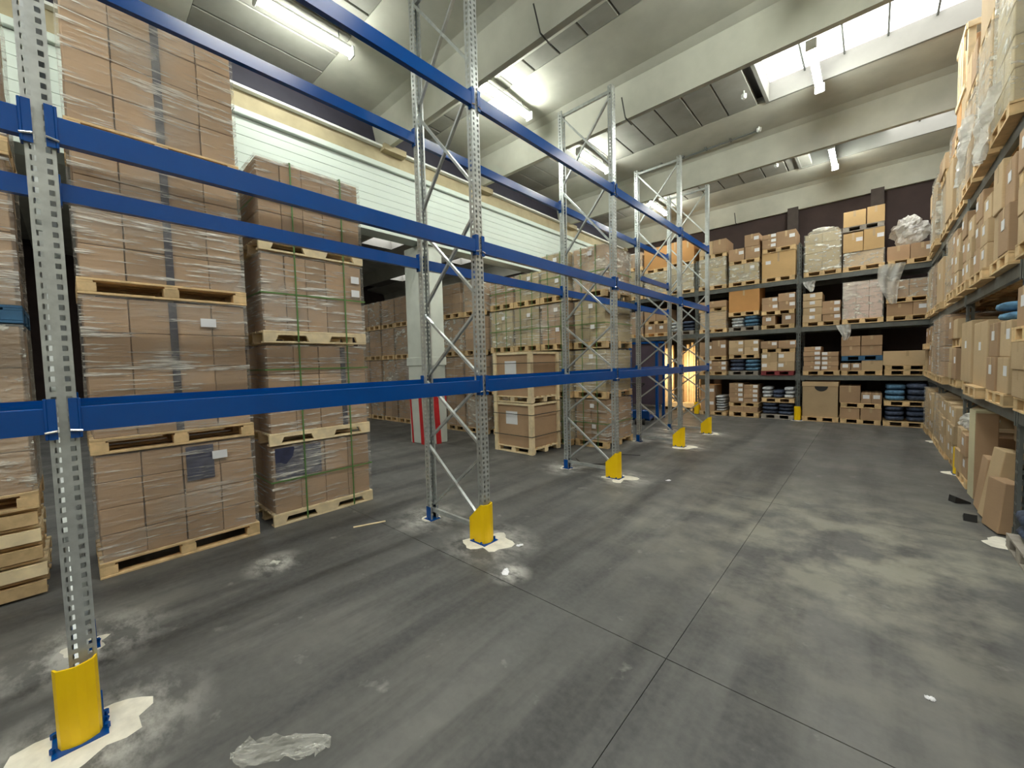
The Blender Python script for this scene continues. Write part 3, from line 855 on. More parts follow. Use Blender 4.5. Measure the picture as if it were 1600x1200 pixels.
# long row of wrapped stacks, faces towards the viewer at y about 7.2
GR = 'wrapped loads in the long row of stacks behind the crates'
row_x = [-4.49, -5.31, -6.13, -6.95]
for i, x in enumerate(row_x):
    pos = ['rightmost stack behind the third upright', 'stack right behind the crates', 'stack left behind the crates', 'stack just left of the crates'][i]
    for k in range(4):
        z = [0, 1.06, 2.13, 3.20][k]
        mat = GREENK
        wrapped_load((x, 7.46 + .6 + R.uniform(-.02, .02) - (0 if i == 0 else .12), z), 0, .80, 1.2, .885 if k < 3 else (.92 if i < 2 else .62), 2, 3, 2 if i == 0 else 1,
                     f'wrapped greenish carton load, {tn[k]} of the {pos}', GR, 'block', WOOD, mat if (i + k) % 3 else KRAFT, FILM2 if (i * 3 + k) % 4 == 3 else FILM, ((-.22, .22), (.42,)), labels=((.05, .85), (.10, .35)) if i < 2 else ((.1, .8),), simple_=True, lw=(.10, .09))
x = -7.86
i = 0
while x > -14.5:
    pos = ['next to the striped column at its right', 'behind the striped column', 'second behind the striped column', 'left of the striped column', 'second left of the striped column', 'third left of the striped column', 'fourth left of the striped column', 'far left in the next hall'][min(i, 7)]
    for k in range(4):
        z = 1.045 * k
        wrapped_load((x, 7.2 + .6 + R.uniform(-.03, .03), z), 0, .80, 1.2, .875 if k < 3 else .8, 2, 3, 1, f'wrapped brown carton load, {tn[k]} of the stack {pos}', 'wrapped loads in the next hall', 'block', WOOD, KRAFT, FILM if (i + k) % 3 else FILM2, None, simple_=True)
    x -= .84 if i != 1 else .9
    i += 1
    if i > 7: break

# ------------------------------------------------------------------ far rack and right rack goods
def pallet_thing(loc, rz, w, d, label, wood=WOOD, h=.13, group='pallets on the old racks'):
    key = ('palt', round(w, 3), round(d, 3), wood.name, h)
    t = tag(node('wooden_pallet', None, None, loc, (0, 0, rz)), label, 'pallet', group)
    dk = cached(key + (0,), lambda: _pal_deck(w, d, wood, h)); node('deck', dk, t)
    bl = cached(key + (1,), lambda: MB().bevbox(-.065, .065, -d / 2 + .005, d / 2 - .005, .018, h - .02, .004).mesh('block', wood))
    for x in (-w / 2 + .07, 0, w / 2 - .07): node('block', bl, t, (x, 0, 0))
    return t
def _pal_deck(w, d, wood, h):
    m = MB()
    for k in range(5):
        y = -d / 2 + .055 + (d - .11) * k / 4
        m.box(-w / 2, w / 2, y - .05, y + .05, h - .02, h)
    for y in (-d / 2 + .055, 0, d / 2 - .055): m.box(-w / 2, w / 2, y - .05, y + .05, 0, .018)
    return m.mesh('deck', wood)

def pillow_mesh(w, d, h, mat, seed):
    def mk():
        m = MB(); nu, nv = 14, 8
        for v in range(nv + 1):
            ph = -math.pi / 2 + math.pi * v / nv
            for u in range(nu):
                th = 2 * math.pi * u / nu
                sg = lambda q, e: math.copysign(abs(q) ** e, q)
                x = sg(math.cos(ph), .45) * sg(math.cos(th), .45); y = sg(math.cos(ph), .45) * sg(math.sin(th), .45); z = sg(math.sin(ph), .6)
                q = 1 + .09 * mnoise.noise(Vector((x * 2 + seed * 5, y * 2, z * 2)))
                m.v.append((x * w / 2 * q, y * d / 2 * q, h / 2 + z * h / 2 * min(1, q)))
        for v in range(nv):
            for u in range(nu):
                j = (u + 1) % nu
                m.f.append((v * nu + u, v * nu + j, (v + 1) * nu + j, (v + 1) * nu + u)); m.mi.append(0)
        m.sm = True
        return m.mesh('textile_bundle', mat)
    return cached(('pil', round(w, 2), round(d, 2), round(h, 2), mat.name, seed % 4), mk)

def blob_mesh(w, d, h, seed, mat=FILMX):
    def mk():
        m = MB(); nu, nv = 34, 20
        for v in range(nv + 1):
            ph = -math.pi / 2 + math.pi * v / nv
            for u in range(nu):
                th = 2 * math.pi * u / nu
                x, y, z = math.cos(ph) * math.cos(th), math.cos(ph) * math.sin(th), math.sin(ph)
                P = Vector((x * 2.2 + seed * 3.1, y * 2.2, z * 2.2))
                q = 1 + .30 * mnoise.noise(P) + .20 * mnoise.noise(P * 2.7) + .12 * mnoise.noise(P * 6)
                m.v.append((x * q * w / 2, y * q * d / 2, max(0.0, h / 2 + z * q * h / 2)))
        for v in range(nv):
            for u in range(nu):
                j = (u + 1) % nu
                m.f.append((v * nu + u, v * nu + j, (v + 1) * nu + j, (v + 1) * nu + u)); m.mi.append(0)
        return m.mesh('film_bundle', mat)
    return mk()

KM = {'k': (KRAFT, 'kraft'), 'K': (KRAFT_L, 'beige'), 'o': (ORANGE, 'orange-brown'), 'y': (TAN, 'tan'), 'p': (PINK, 'pinkish'), 'g': (GREENK, 'grey-green')}
def goods(base, rz, place, tiers, w=.84, d=.8, seed=0, depth_jit=.03):
    """base: front centre of the slot at beam height; tiers from the bottom up.
    ('P', wood) pallet | ('R', [(width, height, kind, count, label flags), ...]) a row of side-by-side stacks
    ('W', height, cols, rows, film, mat) wrapped load with its own pallet | ('F', w, h) film bundle"""
    rr = random.Random(seed)
    c, s = math.cos(rz), math.sin(rz)
    def at(x, y, z): return (base[0] + c * x - s * y, base[1] + s * x + c * y, base[2] + z)
    z = 0.0; tier = 0; pn = 0
    np_ = sum(1 for q in tiers if q[0] == 'P')
    for q in tiers:
        if q[0] == 'P':
            pn += 1
            nm = 'pallet' if np_ == 1 else ('lower pallet' if pn == 1 else 'upper pallet')
            wd = q[1] if len(q) > 1 else WOOD
            wn = {WOOD.name: 'wooden', WOODB.name: 'pale', WOODG.name: 'greyed', WOODR.name: 'maroon', WOODBLUE.name: 'blue'}[wd.name]
            hh = q[2] if len(q) > 2 else .13
            pallet_thing(at(rr.uniform(-.015, .015), d / 2 + rr.uniform(-depth_jit, depth_jit), z), rz, w, d, f'{wn} {nm} at {place}', wd, hh)
            z += hh
        elif q[0] == 'R':
            tot = sum(e[0] for e in q[1])
            x = -tot / 2; mx = 0; n = len(q[1])
            for ci, e in enumerate(q[1]):
                ew, eh, kind, cnt = e[:4]; lab = e[4] if len(e) > 4 else ''
                cp = '' if n == 1 else (['left', 'right'] if n == 2 else ['left', 'middle', 'right', 'far right'])[ci] + ' '
                zz = z
                for b in range(cnt):
                    vp = '' if cnt == 1 else ['lowest ', 'second ', 'third ', 'fourth ', 'fifth ', 'sixth '][b]
                    off = (x + ew / 2 + rr.uniform(-.008, .008), d * .45 + .02 + rr.uniform(-.02, .02))
                    up = 'upper ' if pn == 2 else ''
                    if kind == '_': zz += eh; continue
                    if kind in KM:
                        mat, kn = KM[kind]
                        big = 'big ' if eh > .6 else ''
                        o = tag(node('cardboard_carton', carton_mesh(ew - .012, d * .9, eh - .004, mat), None, at(*off, zz), (0, 0, rz + rr.uniform(-.008, .008))),
                                f'{"labelled " if lab else ""}{kn} carton, {vp}of {cp}{up}stack, {place}' if cnt > 1 else f'{"labelled " if lab else ""}{kn} carton, {cp}{up}stack, {place}', 'carton', 'cartons on the old racks')
                        if lab:
                            for lx in lab:
                                node('paper_label', label_mesh(.13, .10) if eh > .22 else label_mesh(.12, min(.09, eh * .6)), o, ({'l': -.3, 'c': 0, 'r': .3}[lx] * ew, -d * .45 - .002, eh * .62))
                        node('tape_strip', cached(('tp', round(d, 2), round(eh, 3)), lambda: MB().box(-.025, .025, -d * .45 - .001, d * .45, eh - .004, eh - .002).box(-.025, .025, -d * .45 - .0015, -d * .45, eh * .62, eh - .003).mesh('tape_strip', KRAFT_L)), o)
                    else:
                        mat, kn = {'t': (TEX_B, 'blue'), 'd': (TEX_D, 'navy'), 'w': (TEX_W, 'whitish')}[kind]
                        tag(node('textile_bundle', pillow_mesh(ew - .02, d * .88, eh - .001, mat, rr.randrange(4)), None, at(*off, zz), (0, 0, rz + rr.uniform(-.05, .05))),
                            f'{kn} textile bundle, {vp}of {cp}{up}stack, {place}', 'bundle', 'textile bundles on the old racks')
                    zz += eh
                mx = max(mx, zz - z); x += ew
            z += mx
        elif q[0] == 'W':
            hh, cols, rows, film, mat = q[1:6]
            nm = '' if sum(1 for e in tiers if e[0] == 'W') == 1 else ('lower ' if tier == 0 else 'upper ')
            tone = {KRAFT.name: 'brown', GREENK.name: 'grey-green', PINK.name: 'pinkish', KRAFT_L.name: 'pale brown', ORANGE.name: 'orange-brown'}[mat.name]
            wrapped_load(at(rr.uniform(-.01, .01), d / 2 + rr.uniform(-depth_jit, depth_jit), z), rz, w, d, hh, cols, rows, 1, f'{nm}{tone} film-wrapped carton load at {place}', 'wrapped loads on the old racks', 'block', WOOD, mat, film, None, simple_=True, ph=.13,
                         labels=((rr.uniform(-.3, .3), rr.uniform(.3, .8)),) if len(q) > 6 else ())
            z += hh + .142
        elif q[0] == 'F':
            tag(node('film_bundle', blob_mesh(q[1] * .8, d * .66, q[2], seed + tier), None, at(q[3] if len(q) > 3 else 0, d / 2, z + .004), (0, 0, rz)), f'crumpled bundle of white film on top, {place}', 'plastic film', 'crumpled film')
            z += q[2]
        tier += 1
    return z

P, PG_, PR, PB, PW = ('P', WOOD), ('P', WOODG), ('P', WOODR), ('P', WOODBLUE), ('P', WOODB)
lev = ['floor level', 'lowest beam', 'middle beam', 'top beam']
slots = {
 'c0': (-3.84, 'far rack centre bay left slot'), 'c1': (-2.95, 'far rack centre bay middle slot'), 'c2': (-2.06, 'far rack centre bay right slot'),
 'r0': (-1.06, 'far rack right bay left slot'), 'r1': (-.21, 'far rack right bay middle slot'), 'r2': (.66, 'far rack right bay right slot'),
 'l0': (-6.58, 'far rack left bay left slot'), 'l1': (-5.70, 'far rack left bay middle slot'), 'l2': (-4.82, 'far rack left bay right slot')}
FAR = {
 ('c0', 3): [('W', .86, 2, 3, FILM2, GREENK), P, ('R', [(.42, .42, 'K', 1), (.4, .42, 'k', 1)])],
 ('c1', 3): [('W', .52, 2, 2, FILM2, GREENK, 1), P, ('R', [(.44, .36, 'k', 1, 'r'), (.4, .36, 'k', 2, 'r')])],
 ('c2', 3): [P, ('R', [(.84, .72, 'y', 1, 'l')]), P, ('R', [(.36, .14, 'k', 3, 'r'), (.48, .44, 'k', 1, 'r')])],
 ('r0', 3): [('W', 1.02, 2, 4, FILM2, GREENK), ('F', .8, .22)],
 ('r1', 3): [('W', .36, 1, 1, FILM2, KRAFT_L), ('R', [(.41, .50, 'y', 1, 'r'), (.41, .54, 'y', 1, 'r')]), PG_, ('R', [(.46, .40, 'y', 1), (.35, .42, 'y', 1)])],
 ('r2', 3): [P, ('R', [(.42, .36, 'k', 1), (.42, .36, 'k', 1, 'r')]), ('F', .8, .75)],
 ('c0', 2): [('W', .54, 1, 2, FILM, KRAFT_L), P, ('R', [(.8, .2, 'k', 1)])],
 ('c1', 2): [PG_, ('R', [(.38, .10, 'w', 3), (.40, .11, 't', 3)]), P, ('R', [(.84, .80, 'o', 1)])],
 ('c2', 2): [P, ('R', [(.34, .26, 'k', 1, 'c'), (.16, .2, '_', 1), (.32, .28, 'k', 1, 'c')]), P, ('R', [(.42, .20, 'k', 2, 'r'), (.42, .24, 'k', 2, 'r')])],
 ('r0', 2): [P, ('R', [(.44, .20, 'K', 4, 'c'), (.40, .18, 'k', 3, 'r')])],
 ('r1', 2): [('W', .96, 3, 5, FILM2, PINK)],
 ('r2', 2): [P, ('R', [(.48, .32, 'k', 1), (.34, .32, 'k', 1, 'c')]), ('W', .42, 2, 2, FILM2, KRAFT)],
 ('c0', 1): [P, ('R', [(.40, .18, 'k', 2, 'r'), (.42, .16, 'k', 2, 'r')]), P, ('R', [(.38, .46, 'k', 1, 'r'), (.42, .50, 'k', 1, 'r')])],
 ('c1', 1): [PG_, ('R', [(.42, .13, 'd', 3), (.40, .12, 't', 3)]), P, ('R', [(.42, .22, 'K', 2, 'r'), (.40, .22, 'K', 2, 'r')])],
 ('c2', 1): [PR, ('R', [(.42, .27, 'K', 2, 'l'), (.42, .27, 'K', 2, 'l')]), P, ('R', [(.44, .22, 'k', 1, 'r'), (.44, .22, 'k', 1, 'r')])],
 ('r0', 1): [P, ('R', [(.40, .135, 'k', 5, 'r'), (.38, .13, 'k', 4, 'l')])],
 ('r1', 1): [P, ('R', [(.22, .2, 'k', 1, 'c'), (.22, .2, 'k', 1, 'c'), (.42, .26, 'K', 1)]), PB, ('R', [(.40, .26, 'k', 2), (.42, .26, 'k', 2)])],
 ('r2', 1): [P, P, ('R', [(.90, .36, 'K', 1)])],
 ('c0', 0): [P, ('R', [(.42, .42, 'k', 2, 'r'), (.30, .085, 'w', 6)])],
 ('c1', 0): [('P', WOOD, .16), ('R', [(.40, .16, 'k', 1), (.40, .16, 'k', 1)]), P, ('R', [(.40, .15, 'k', 4, 'r'), (.40, .14, 'k', 4, 'r')])],
 ('c2', 0): [PG_, ('R', [(.42, .12, 'd', 3), (.42, .11, 'd', 3)]), P, ('R', [(.28, .11, 'w', 3), (.28, .12, 'd', 2), (.28, .11, 'w', 3)])],
 ('r0', 0): [],
 ('r1', 0): [P, ('R', [(.42, .30, 'k', 1), (.42, .30, 'k', 1)]), P, ('R', [(.44, .46, 'k', 1), (.21, .28, 'k', 1, 'c'), (.21, .28, 'k', 1, 'c')])],
 ('r2', 0): [P, ('R', [(.40, .13, 'd', 3), (.40, .13, 'd', 3)]), P, ('R', [(.40, .14, 't', 3), (.40, .15, 'd', 3)])],
 ('l2', 3): [('W', .80, 2, 3, FILM2, GREENK), P, ('R', [(.42, .70, 'o', 1), (.42, .70, 'o', 1)])],
 ('l1', 3): [('W', .72, 2, 3, FILM2, GREENK), P, ('R', [(.84, .74, 'o', 1)])],
 ('l0', 3): [('W', .9, 2, 3, FILM, GREENK), ('W', .5, 2, 2, FILM, KRAFT)],
 ('l2', 2): [PG_, ('R', [(.40, .11, 'w', 3), (.4, .11, 'd', 3)])],
 ('l1', 2): [P, ('R', [(.40, .3, 'k', 1, 'c'), (.4, .3, 'k', 1, 'c')]), P, ('R', [(.42, .4, 'k', 1), (.42, .4, 'k', 1)])],
 ('l0', 2): [('W', .8, 2, 3, FILM, KRAFT)],
}
for n, ((sl, lv), tiers) in enumerate(FAR.items()):
    x, sn = slots[sl]
    goods((x, FD - .04, (0.001, GZ[0] + .001, GZ[1] + .001, GZ[2] + .001)[lv]), 0, f'{sn}, {lev[lv]}', tiers, .82, .95, 100 + n)

# big open-topped box with a dark hand hole, right bay of the far rack on the floor
t = tag(node('big_cardboard_box', None, None, (-1.065, FD + .46, .13)), 'big kraft box with dark crescent hand hole, on floor of the far rack', 'box')
m = MB().bevbox(-.395, .395, -.44, .44, 0, .95, .006)
node('box_body', m.mesh('box_body', KRAFT_L), t)
node('lid_rim', MB().bevbox(-.405, .405, -.455, .455, .86, .99, .006).mesh('lid_rim', KRAFT_L), t)
m = MB(); k = 12
pts = [(.15 * math.cos(math.pi + math.pi * i / k) + .03, .86 + .14 * math.sin(math.pi + math.pi * i / k)) for i in range(k + 1)]
m.prism([(a, b) for a, b in pts], 1, -.446, -.44)
node('hand_hole', fixn(m.mesh('hand_hole', BLACKP)), t)
pallet_thing((-1.06, FD + .44, .001), 0, .82, .95, 'wooden pallet under the big box with the hand hole', WOOD)

# right rack: three slots per bay, fronts towards -x, seen at a grazing angle
rr_ = random.Random(5)
def rslot(bay, k): return RPY[bay] + .52 + k * ((RPY[bay + 1] - RPY[bay]) - 1.04) / 2
rpl = [['nearest', 'middle', 'farthest'][k] for k in range(3)]
RS = {}
for bay in (0, 1, 2, 3):
    for k in range(3 if bay < 3 else 2):
        if bay == 0 and k < 2: continue
        for lv in range(4):
            y = rslot(bay, k) if bay < 3 else 12.42 + k * .87
            c = rr_.random()
            if lv == 3:
                if c < .35: T = [('W', rr_.uniform(1.0, 1.35), 2, 4, FILM2, rr_.choice([KRAFT_L, GREENK]))]
                elif c < .7: T = [('W', rr_.uniform(.6, .75), 2, 2, FILM, KRAFT_L), P, ('R', [(.42, rr_.uniform(.4, .6), 'K', 1), (.42, rr_.uniform(.35, .55), 'k', 1)])]
                else: T = [P, ('R', [(.42, .42, 'K', 2, 'r'), (.42, .4, 'K', 2, 'l')])]
            elif lv == 0:
                if c < .5: T = [P, ('R', [(.40, .3, 'K', 3, 'r'), (.40, .29, 'K', 3, 'c')])]
                else: T = [('W', .9, 2, 3, FILM, KRAFT_L)]
            else:
                if c < .3: T = [('W', rr_.uniform(.86, 1.06), 2, 4, FILM2 if c < .12 else FILM, rr_.choice([KRAFT, KRAFT_L, KRAFT_L]))]
                elif c < .6: T = [P, ('R', [(.40, .33, 'k', 3, 'l'), (.40, .28, 'K', 3, 'c')])]
                elif c < .85: T = [P, ('R', [(.40, .25, 'K', 2), (.40, .48, 'k', 1, 'r')]), P, ('R', [(.40, .36, 'k', 1, 'c'), (.40, .30, 'K', 1)])]
                else: T = [P, ('R', [(.80, .84, 'K', 1, 'c')])]
            RS[bay, k, lv] = (y, T)
# a few slots that the photo shows clearly
RS[0, 2, 0] = (5.44, [PG_, ('R', [(.40, .14, 'd', 2), (.40, .14, 'd', 3)])])
RS[1, 0, 0] = (rslot(1, 0), [PG_, ('R', [(.42, .15, 'd', 3), (.42, .15, 't', 3)]), P, ('R', [(.42, .2, 'w', 1), (.42, .22, 'k', 1)])])
RS[1, 0, 1] = (rslot(1, 0), [P, ('R', [(.42, .36, 'k', 2, 'c'), (.42, .36, 'K', 2, 'r')]), ('R', [(.4, .1, 't', 2)])])
RS[1, 2, 0] = (rslot(1, 2), [P, ('R', [(.42, .31, 'K', 2), (.40, .30, 'k', 2, 'c')])])
RS[1, 1, 1] = (rslot(1, 1), [P, ('R', [(.84, .78, 'K', 1, 'c')])])
RS[1, 0, 2] = (rslot(1, 0), [P, ('R', [(.40, .50, 'K', 2), (.40, .46, 'k', 2, 'c')])])
RS[1, 1, 3] = (rslot(1, 1), [('W', 1.3, 2, 4, FILM2, KRAFT_L), P, ('R', [(.84, .75, 'K', 1)])])
RS[1, 2, 3] = (rslot(1, 2), [('W', 1.1, 2, 4, FILM, KRAFT_L), P, ('R', [(.42, .5, 'K', 1), (.42, .44, 'k', 1)])])
RS[1, 0, 3] = (rslot(1, 0), [('W', 1.5, 2, 5, FILM2, GREENK)])
RS[2, 0, 3] = (rslot(2, 0), [('W', .95, 2, 3, FILM2, KRAFT_L), P, ('R', [(.42, .42, 'o', 1), (.42, .42, 'K', 1)])])
RS[2, 1, 3] = (rslot(2, 1), [P, ('R', [(.84, .9, 'K', 1)]), ('W', .42, 1, 2, FILM, ORANGE)])
RS[2, 2, 3] = (rslot(2, 2), [('W', .9, 2, 3, FILM2, KRAFT_L), P, ('R', [(.42, .34, 'k', 1), (.42, .3, 'K', 1)])])
rbl = ['first bay', 'second bay', 'third bay', 'corner bay']
for n, ((bay, k, lv), (y, T)) in enumerate(RS.items()):
    sn = (rpl[k] if bay < 3 else ['near', 'far'][k])
    goods((RX + (.28 if lv == 0 and bay == 1 and k == 1 else .16 if lv == 0 and bay == 1 and k == 0 else -.05 if lv == 0 and bay == 0 else -.09), y, (0.001, GZ[0] + .001, GZ[1] + .001, GZ[2] + .001)[lv]), -HP, f'right rack {rbl[bay]} {sn} slot, {lev[lv]}', T, .82, .95, 300 + n, .05)

# timber crate cage on top of the right rack
ztop = GZ[2] + .95 + .142 + .13 + .43
cg = tag(node('timber_cage_crate', None, None, (RX + .36, rslot(2, 0) + .02, 5.71)), 'slatted timber crate on top of the right rack under the skylights', 'crate')
for sx in (-1, 1):
    for sy in (-1, 1): node('corner_post', MB().bevbox(-.04, .04, -.04, .04, 0, .92, .004).mesh('corner_post', WOODB), cg, (sx * .38, sy * .40, 0))
for z in (.0, .84):
    for s in (-1, 1):
        node('slat', cached('csl1', lambda: MB().bevbox(-.012, .012, -.43, .43, 0, .085, .003).mesh('slat', WOODB)), cg, (s * .432, 0, z))
        node('slat', cached('csl2', lambda: MB().bevbox(-.43, .43, -.012, .012, 0, .085, .003).mesh('slat', WOODB)), cg, (0, s * .452, z))
for s in (-1, 1):
    for q in (-.19, .0, .19):
        node('slat', cached('csl3', lambda: MB().bevbox(-.012, .012, -.045, .045, .085, .84, .003).mesh('slat', WOODB)), cg, (s * .432, q, 0))
        node('slat', cached('csl4', lambda: MB().bevbox(-.045, .045, -.012, .012, .085, .84, .003).mesh('slat', WOODB)), cg, (q, s * .452, 0))
node('inner_carton', MB().bevbox(-.33, .33, -.35, .35, .01, .78, .006).mesh('inner_carton', KRAFT), cg)

# hanging film sheets
def film_sheet(loc, w, h, seed, label, rz=0):
    m = MB(); nu, nv = 10, 14
    for v in range(nv + 1):
        q = v / nv
        for u in range(nu + 1):
            p = u / nu - .5
            ww = w * (1 - .75 * q ** 1.5)
            x = p * ww + .10 * w * math.sin(q * 4 + seed)
            y = .05 * mnoise.noise(Vector((p * 6 + seed, q * 5, seed))) + .05 * math.sin(p * 14 + q * 3) * (1 - q * .5)
            m.v.append((x, y - .04 * q, -h * q))
    for v in range(nv):
        for u in range(nu):
            a = v * (nu + 1) + u
            m.f.append((a, a + 1, a + nu + 2, a + nu + 1)); m.mi.append(0)
    m.sm = True
    o = tag(node('film_sheet', m.mesh('film_sheet', FILMX), None, loc, (0, 0, rz)), label, 'plastic film', 'hanging film sheets')
    return o
film_sheet((RX - .16, 8.15, 4.85), .6, .75, 1, 'torn grey film hanging from the top loads of the right rack', -HP)
film_sheet((RX - .16, 6.75, 4.5), .8, .6, 2, 'torn film sheet hanging over the top beam at the right edge', -HP)
film_sheet((.34, FD - .10, 4.10), .5, 1.0, 3, 'long strip of film hanging below the top beam of the far rack')
film_sheet((-1.30, FD - .10, 3.92), .28, .3, 4, 'short scrap of film hanging at the far rack middle post')
film_sheet((-.55, FD - .10, 2.66), .3, .42, 5, 'scrap of film hanging from the middle beam of the far rack')

# tall carton standing in the aisle, leaning cartons and a bag on the right
t = tag(node('tall_carton', MB().bevbox(-.095, .095, -.14, .14, .0, 1.10, .006).mesh('tall_carton', KRAFT), None, (1.06, 7.64, .001), (0, 0, .05)), 'tall narrow kraft carton standing upright in front of the right rack', 'carton')
node('pale_side_top', MB().bevbox(-.10, .10, -.145, .145, 1.085, 1.115, .004).box(-.10, -.096, -.138, .138, .004, 1.09).mesh('pale_side_top', cardboard('cream_board', (0.66, 0.60, 0.40), .03)), t)  # pale sheet on the carton's left side and on its top
tag(node('plastic_bag', blob_mesh(.34, .34, .26, 9), None, (1.10, 8.25, .76)), 'white crumpled plastic bag lying on cartons left of the tall carton', 'bag')
for i, (y, h, tilt, lab) in enumerate([(7.02, .62, .10, 'small carton leaning beside the tall carton'), (6.66, .78, .14, 'slim carton leaning at the right rack, second from tall carton'), (6.32, .52, .08, 'low carton leaning near the blue bundles')]):
    tag(node('leaning_carton', MB().bevbox(-.07, .07, -.16, .16, 0, h, .006).mesh('leaning_carton', KRAFT_L if i % 2 else KRAFT), None, (1.0, y, .002 + .07 * math.sin(tilt)), (0, tilt, .1 * i)), lab, 'carton')
for i, (y, lab) in enumerate([(7.25, 'dark rubber wedge on the floor beside the tall carton'), (6.55, 'dark rubber wedge on the floor nearer the picture edge')]):
    tag(node('rubber_wedge', fixn(MB().prism([(-.08, 0), (.08, 0), (.08, .015), (-.07, .08)], 1, -.05, .05).mesh('rubber_wedge', BLACKP)), None, (.83, y, .001), (0, 0, .5 + i)), lab, 'wedge')

# purple panel cabinet with blue frame and pallet truck at the far end of the left row
t = tag(node('blue_framed_cabinet', None, None, (-5.36, 12.4, 0)), 'dark purple panelled cabinet in a blue steel frame, left of the doorway', 'cabinet')
for sx in (-1, 1):
    for sy in (-1, 1): node('frame_post', cached('cabp', lambda: MB().bevbox(-.04, .04, -.04, .04, 0, 2.42, .004).mesh('frame_post', BLUE)), t, (sx * .43, sy * .25, 0))
node('side_panel', MB().box(-.39, .39, -.24, -.22, .45, 2.36).mesh('side_panel', PURPLE), t)
node('side_panel', MB().box(-.42, -.40, -.22, .22, .45, 2.36).mesh('side_panel', PURPLE), t)
node('side_panel', MB().box(.40, .42, -.22, .22, .45, 2.36).mesh('side_panel', PURPLE), t)
node('shelf', MB().box(-.39, .39, -.22, .22, .40, .45).mesh('shelf', WOODG), t)
node('top_rail', MB().box(-.47, .47, -.29, .29, 2.36, 2.42).mesh('top_rail', BLUE), t)
t = tag(node('hand_pallet_truck', None, None, (-4.92, 10.9, 0), (0, 0, .25)), 'dark blue hand pallet truck parked before the purple cabinet', 'pallet truck')
for s in (-1, 1):
    node('fork', MB().bevbox(s * .18 - .07, s * .18 + .07, .1, 1.15, .10, .17, .012).mesh('fork', BLUE), t)
    node('load_roller', MB().tube((s * .18 - .05, 1.0, .05), (s * .18 + .05, 1.0, .05), .05, 12).mesh('load_roller', BLACKP), t)
    node('steer_wheel', MB().tube((s * .1 - .03, -.05, .09), (s * .1 + .03, -.05, .09), .09, 14).mesh('steer_wheel', BLACKP), t)
node('pump_body', MB().bevbox(-.25, .25, -.02, .14, .16, .42, .02).tube((0, -.05, .15), (0, -.05, .55), .05, 10).mesh('pump_body', BLUE), t)
node('handle', MB().tube((0, -.06, .5), (0, -.3, 1.2), .02, 8).tube((-.18, -.3, 1.2), (.18, -.3, 1.2), .018, 8).tube((-.18, -.3, 1.2), (0, -.24, 1.02), .014, 8).tube((.18, -.3, 1.2), (0, -.24, 1.02), .014, 8).mesh('handle', BLACKP), t)

# warm lit doorway: pale timber boards and cartons standing behind the far rack passage
for i, (x, w, h, y, m_) in enumerate([(-5.62, .34, 2.3, 15.0, WOODB), (-5.15, .46, 2.2, 15.2, KRAFT_L), (-4.82, .34, 2.35, 15.05, WOODB), (-4.55, .16, 2.1, 14.9, WOODB)]):
    t = tag(node('timber_bundle', None, None, (x, y, .28)), f'warm lit bundle of upright boards, {["leftmost", "second", "third", "rightmost"][i]} in the bright passage', 'boards', 'upright boards in the warm lit passage')
    n = 4
    for k in range(n):
        hh = h - R.uniform(0, .35)
        node('board', MB().bevbox(-w / 2 + w * k / n + .006, -w / 2 + w * (k + 1) / n - .006, -.05 - R.uniform(0, .05), .05, 0, hh, .005).mesh('board', m_), t)
for i, x in enumerate((-5.5, -4.75)):
    t = tag(node('low_crate', None, None, (x, 15.0, 0)), f'pale low wooden crate under the {["left", "right"][i]} upright boards in the bright passage', 'crate', 'low crates in the warm lit passage')
    node('crate_body', MB().bevbox(-.34, .34, -.24, .24, .10, .275, .008).mesh('crate_body', WOODB), t)
    for s in (-1, 0, 1): node('runner', MB().box(s * .28 - .04, s * .28 + .04, -.23, .23, 0, .10).mesh('runner', WOODB), t)
wl = bpy.data.lights.new('added_warm_fill', 'AREA'); wl.energy = 9; wl.color = (1.0, .70, .36); wl.size = .35; wl.spread = 1.7  # warm light without a fixture, added to brighten the upright boards
wlo = node('added_warm_fill', wl, None, (-5.9, 13.7, 1.9))
d_ = Vector((-4.95, 15.1, 1.25)) - Vector(wlo.location)
wlo.rotation_euler = d_.to_track_quat('-Z', 'Y').to_euler()

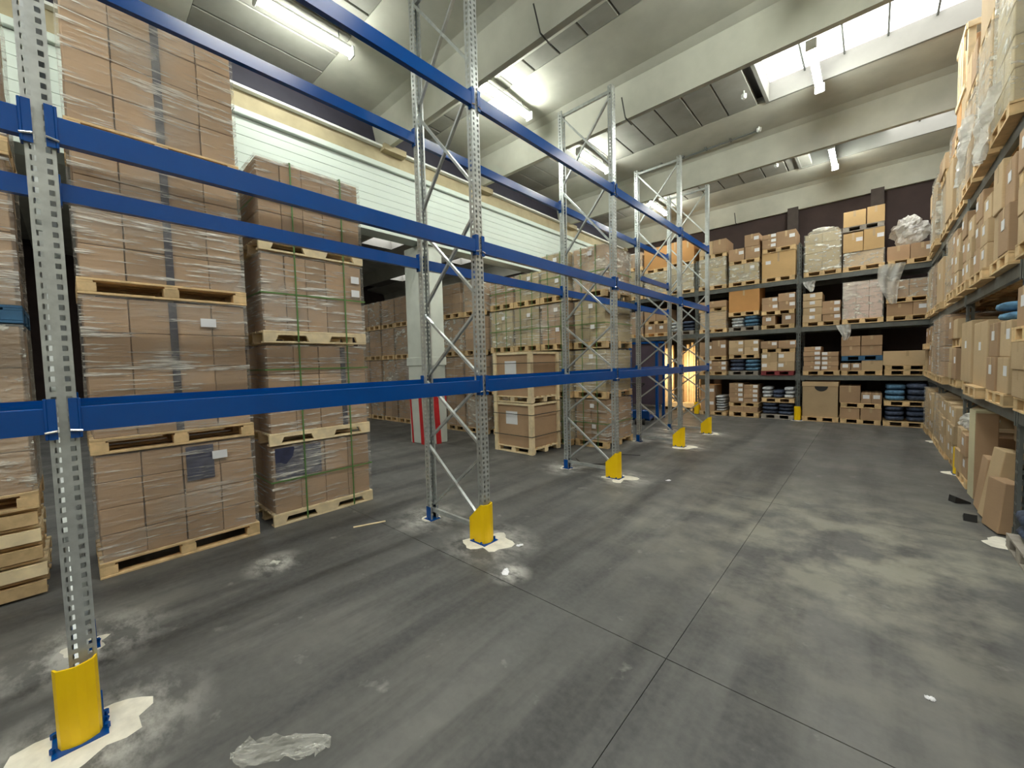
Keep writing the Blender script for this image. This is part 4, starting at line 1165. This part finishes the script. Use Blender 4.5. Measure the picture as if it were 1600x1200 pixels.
# litter on the floor and a cable
def scrap(loc, w, d, seed, label, mat=FILM2, h=.05):
    m = MB(); nu, nv = 16, 12
    for v in range(nv + 1):
        for u in range(nu + 1):
            p, q = u / nu - .5, v / nv - .5
            e = 1 - .5 * (2 * abs(q)) ** 2 * (0.5 + mnoise.noise(Vector((p * 4, seed, 0))))
            z = h * max(0, .35 + .9 * mnoise.noise(Vector((p * 5 + seed, q * 5, 1))) + .5 * mnoise.noise(Vector((p * 13, q * 13 + seed, 2))))
            m.v.append((p * w * e, q * d * (1 - .6 * abs(p + .1)), .003 + z))
    for v in range(nv):
        for u in range(nu):
            a = v * (nu + 1) + u
            m.f.append((a, a + 1, a + nu + 2, a + nu + 1)); m.mi.append(0)
    return tag(node('film_scrap', m.mesh('film_scrap', mat), None, loc, (0, 0, seed)), label, 'litter', 'scraps lying on the floor')
scrap((-2.09, .58, 0), .46, .15, .85, 'crumpled film scrap on the floor at the bottom picture edge')
scrap((-4.25, 1.16, 0), .26, .12, .6, 'thin film scrap on the floor before the wrapped stack', h=.02)
scrap((-2.38, 2.48, 0), .12, .07, 2.2, 'small white scrap on the floor below the second yellow guard', LABEL, .015)
scrap((-2.62, 2.95, 0), .08, .05, 1.2, 'tiny white scrap beside the second yellow guard', LABEL, .012)
scrap((.26, 2.98, 0), .045, .035, 3.2, 'tiny white scrap on the floor at lower right', LABEL, .012)
scrap((-2.28, 6.02, 0), .09, .06, 4.2, 'tiny white scrap near the third yellow guard', LABEL, .012)
tag(node('wood_splinter', MB().bevbox(-.18, .18, -.012, .012, 0, .012, .003).mesh('wood_splinter', WOODB), None, (-4.35, 2.25, .001), (0, 0, 1.2)), 'long pale wood splinter on the floor before the strapped stack', 'litter')
pts = [(-4.15, 6.35), (-3.95, 6.18), (-3.75, 6.15), (-3.55, 6.28), (-3.48, 6.5), (-3.6, 6.72), (-3.72, 6.95), (-3.6, 7.18), (-3.3, 7.3)]
m = MB()
for a_, b_ in zip(pts, pts[1:]): m.tube((*a_, .009), (*b_, .009), .008, 6)
tag(node('floor_cable', m.mesh('floor_cable', BLACKP)), 'thin black cable lying loosely on the floor behind the third guard', 'cable')
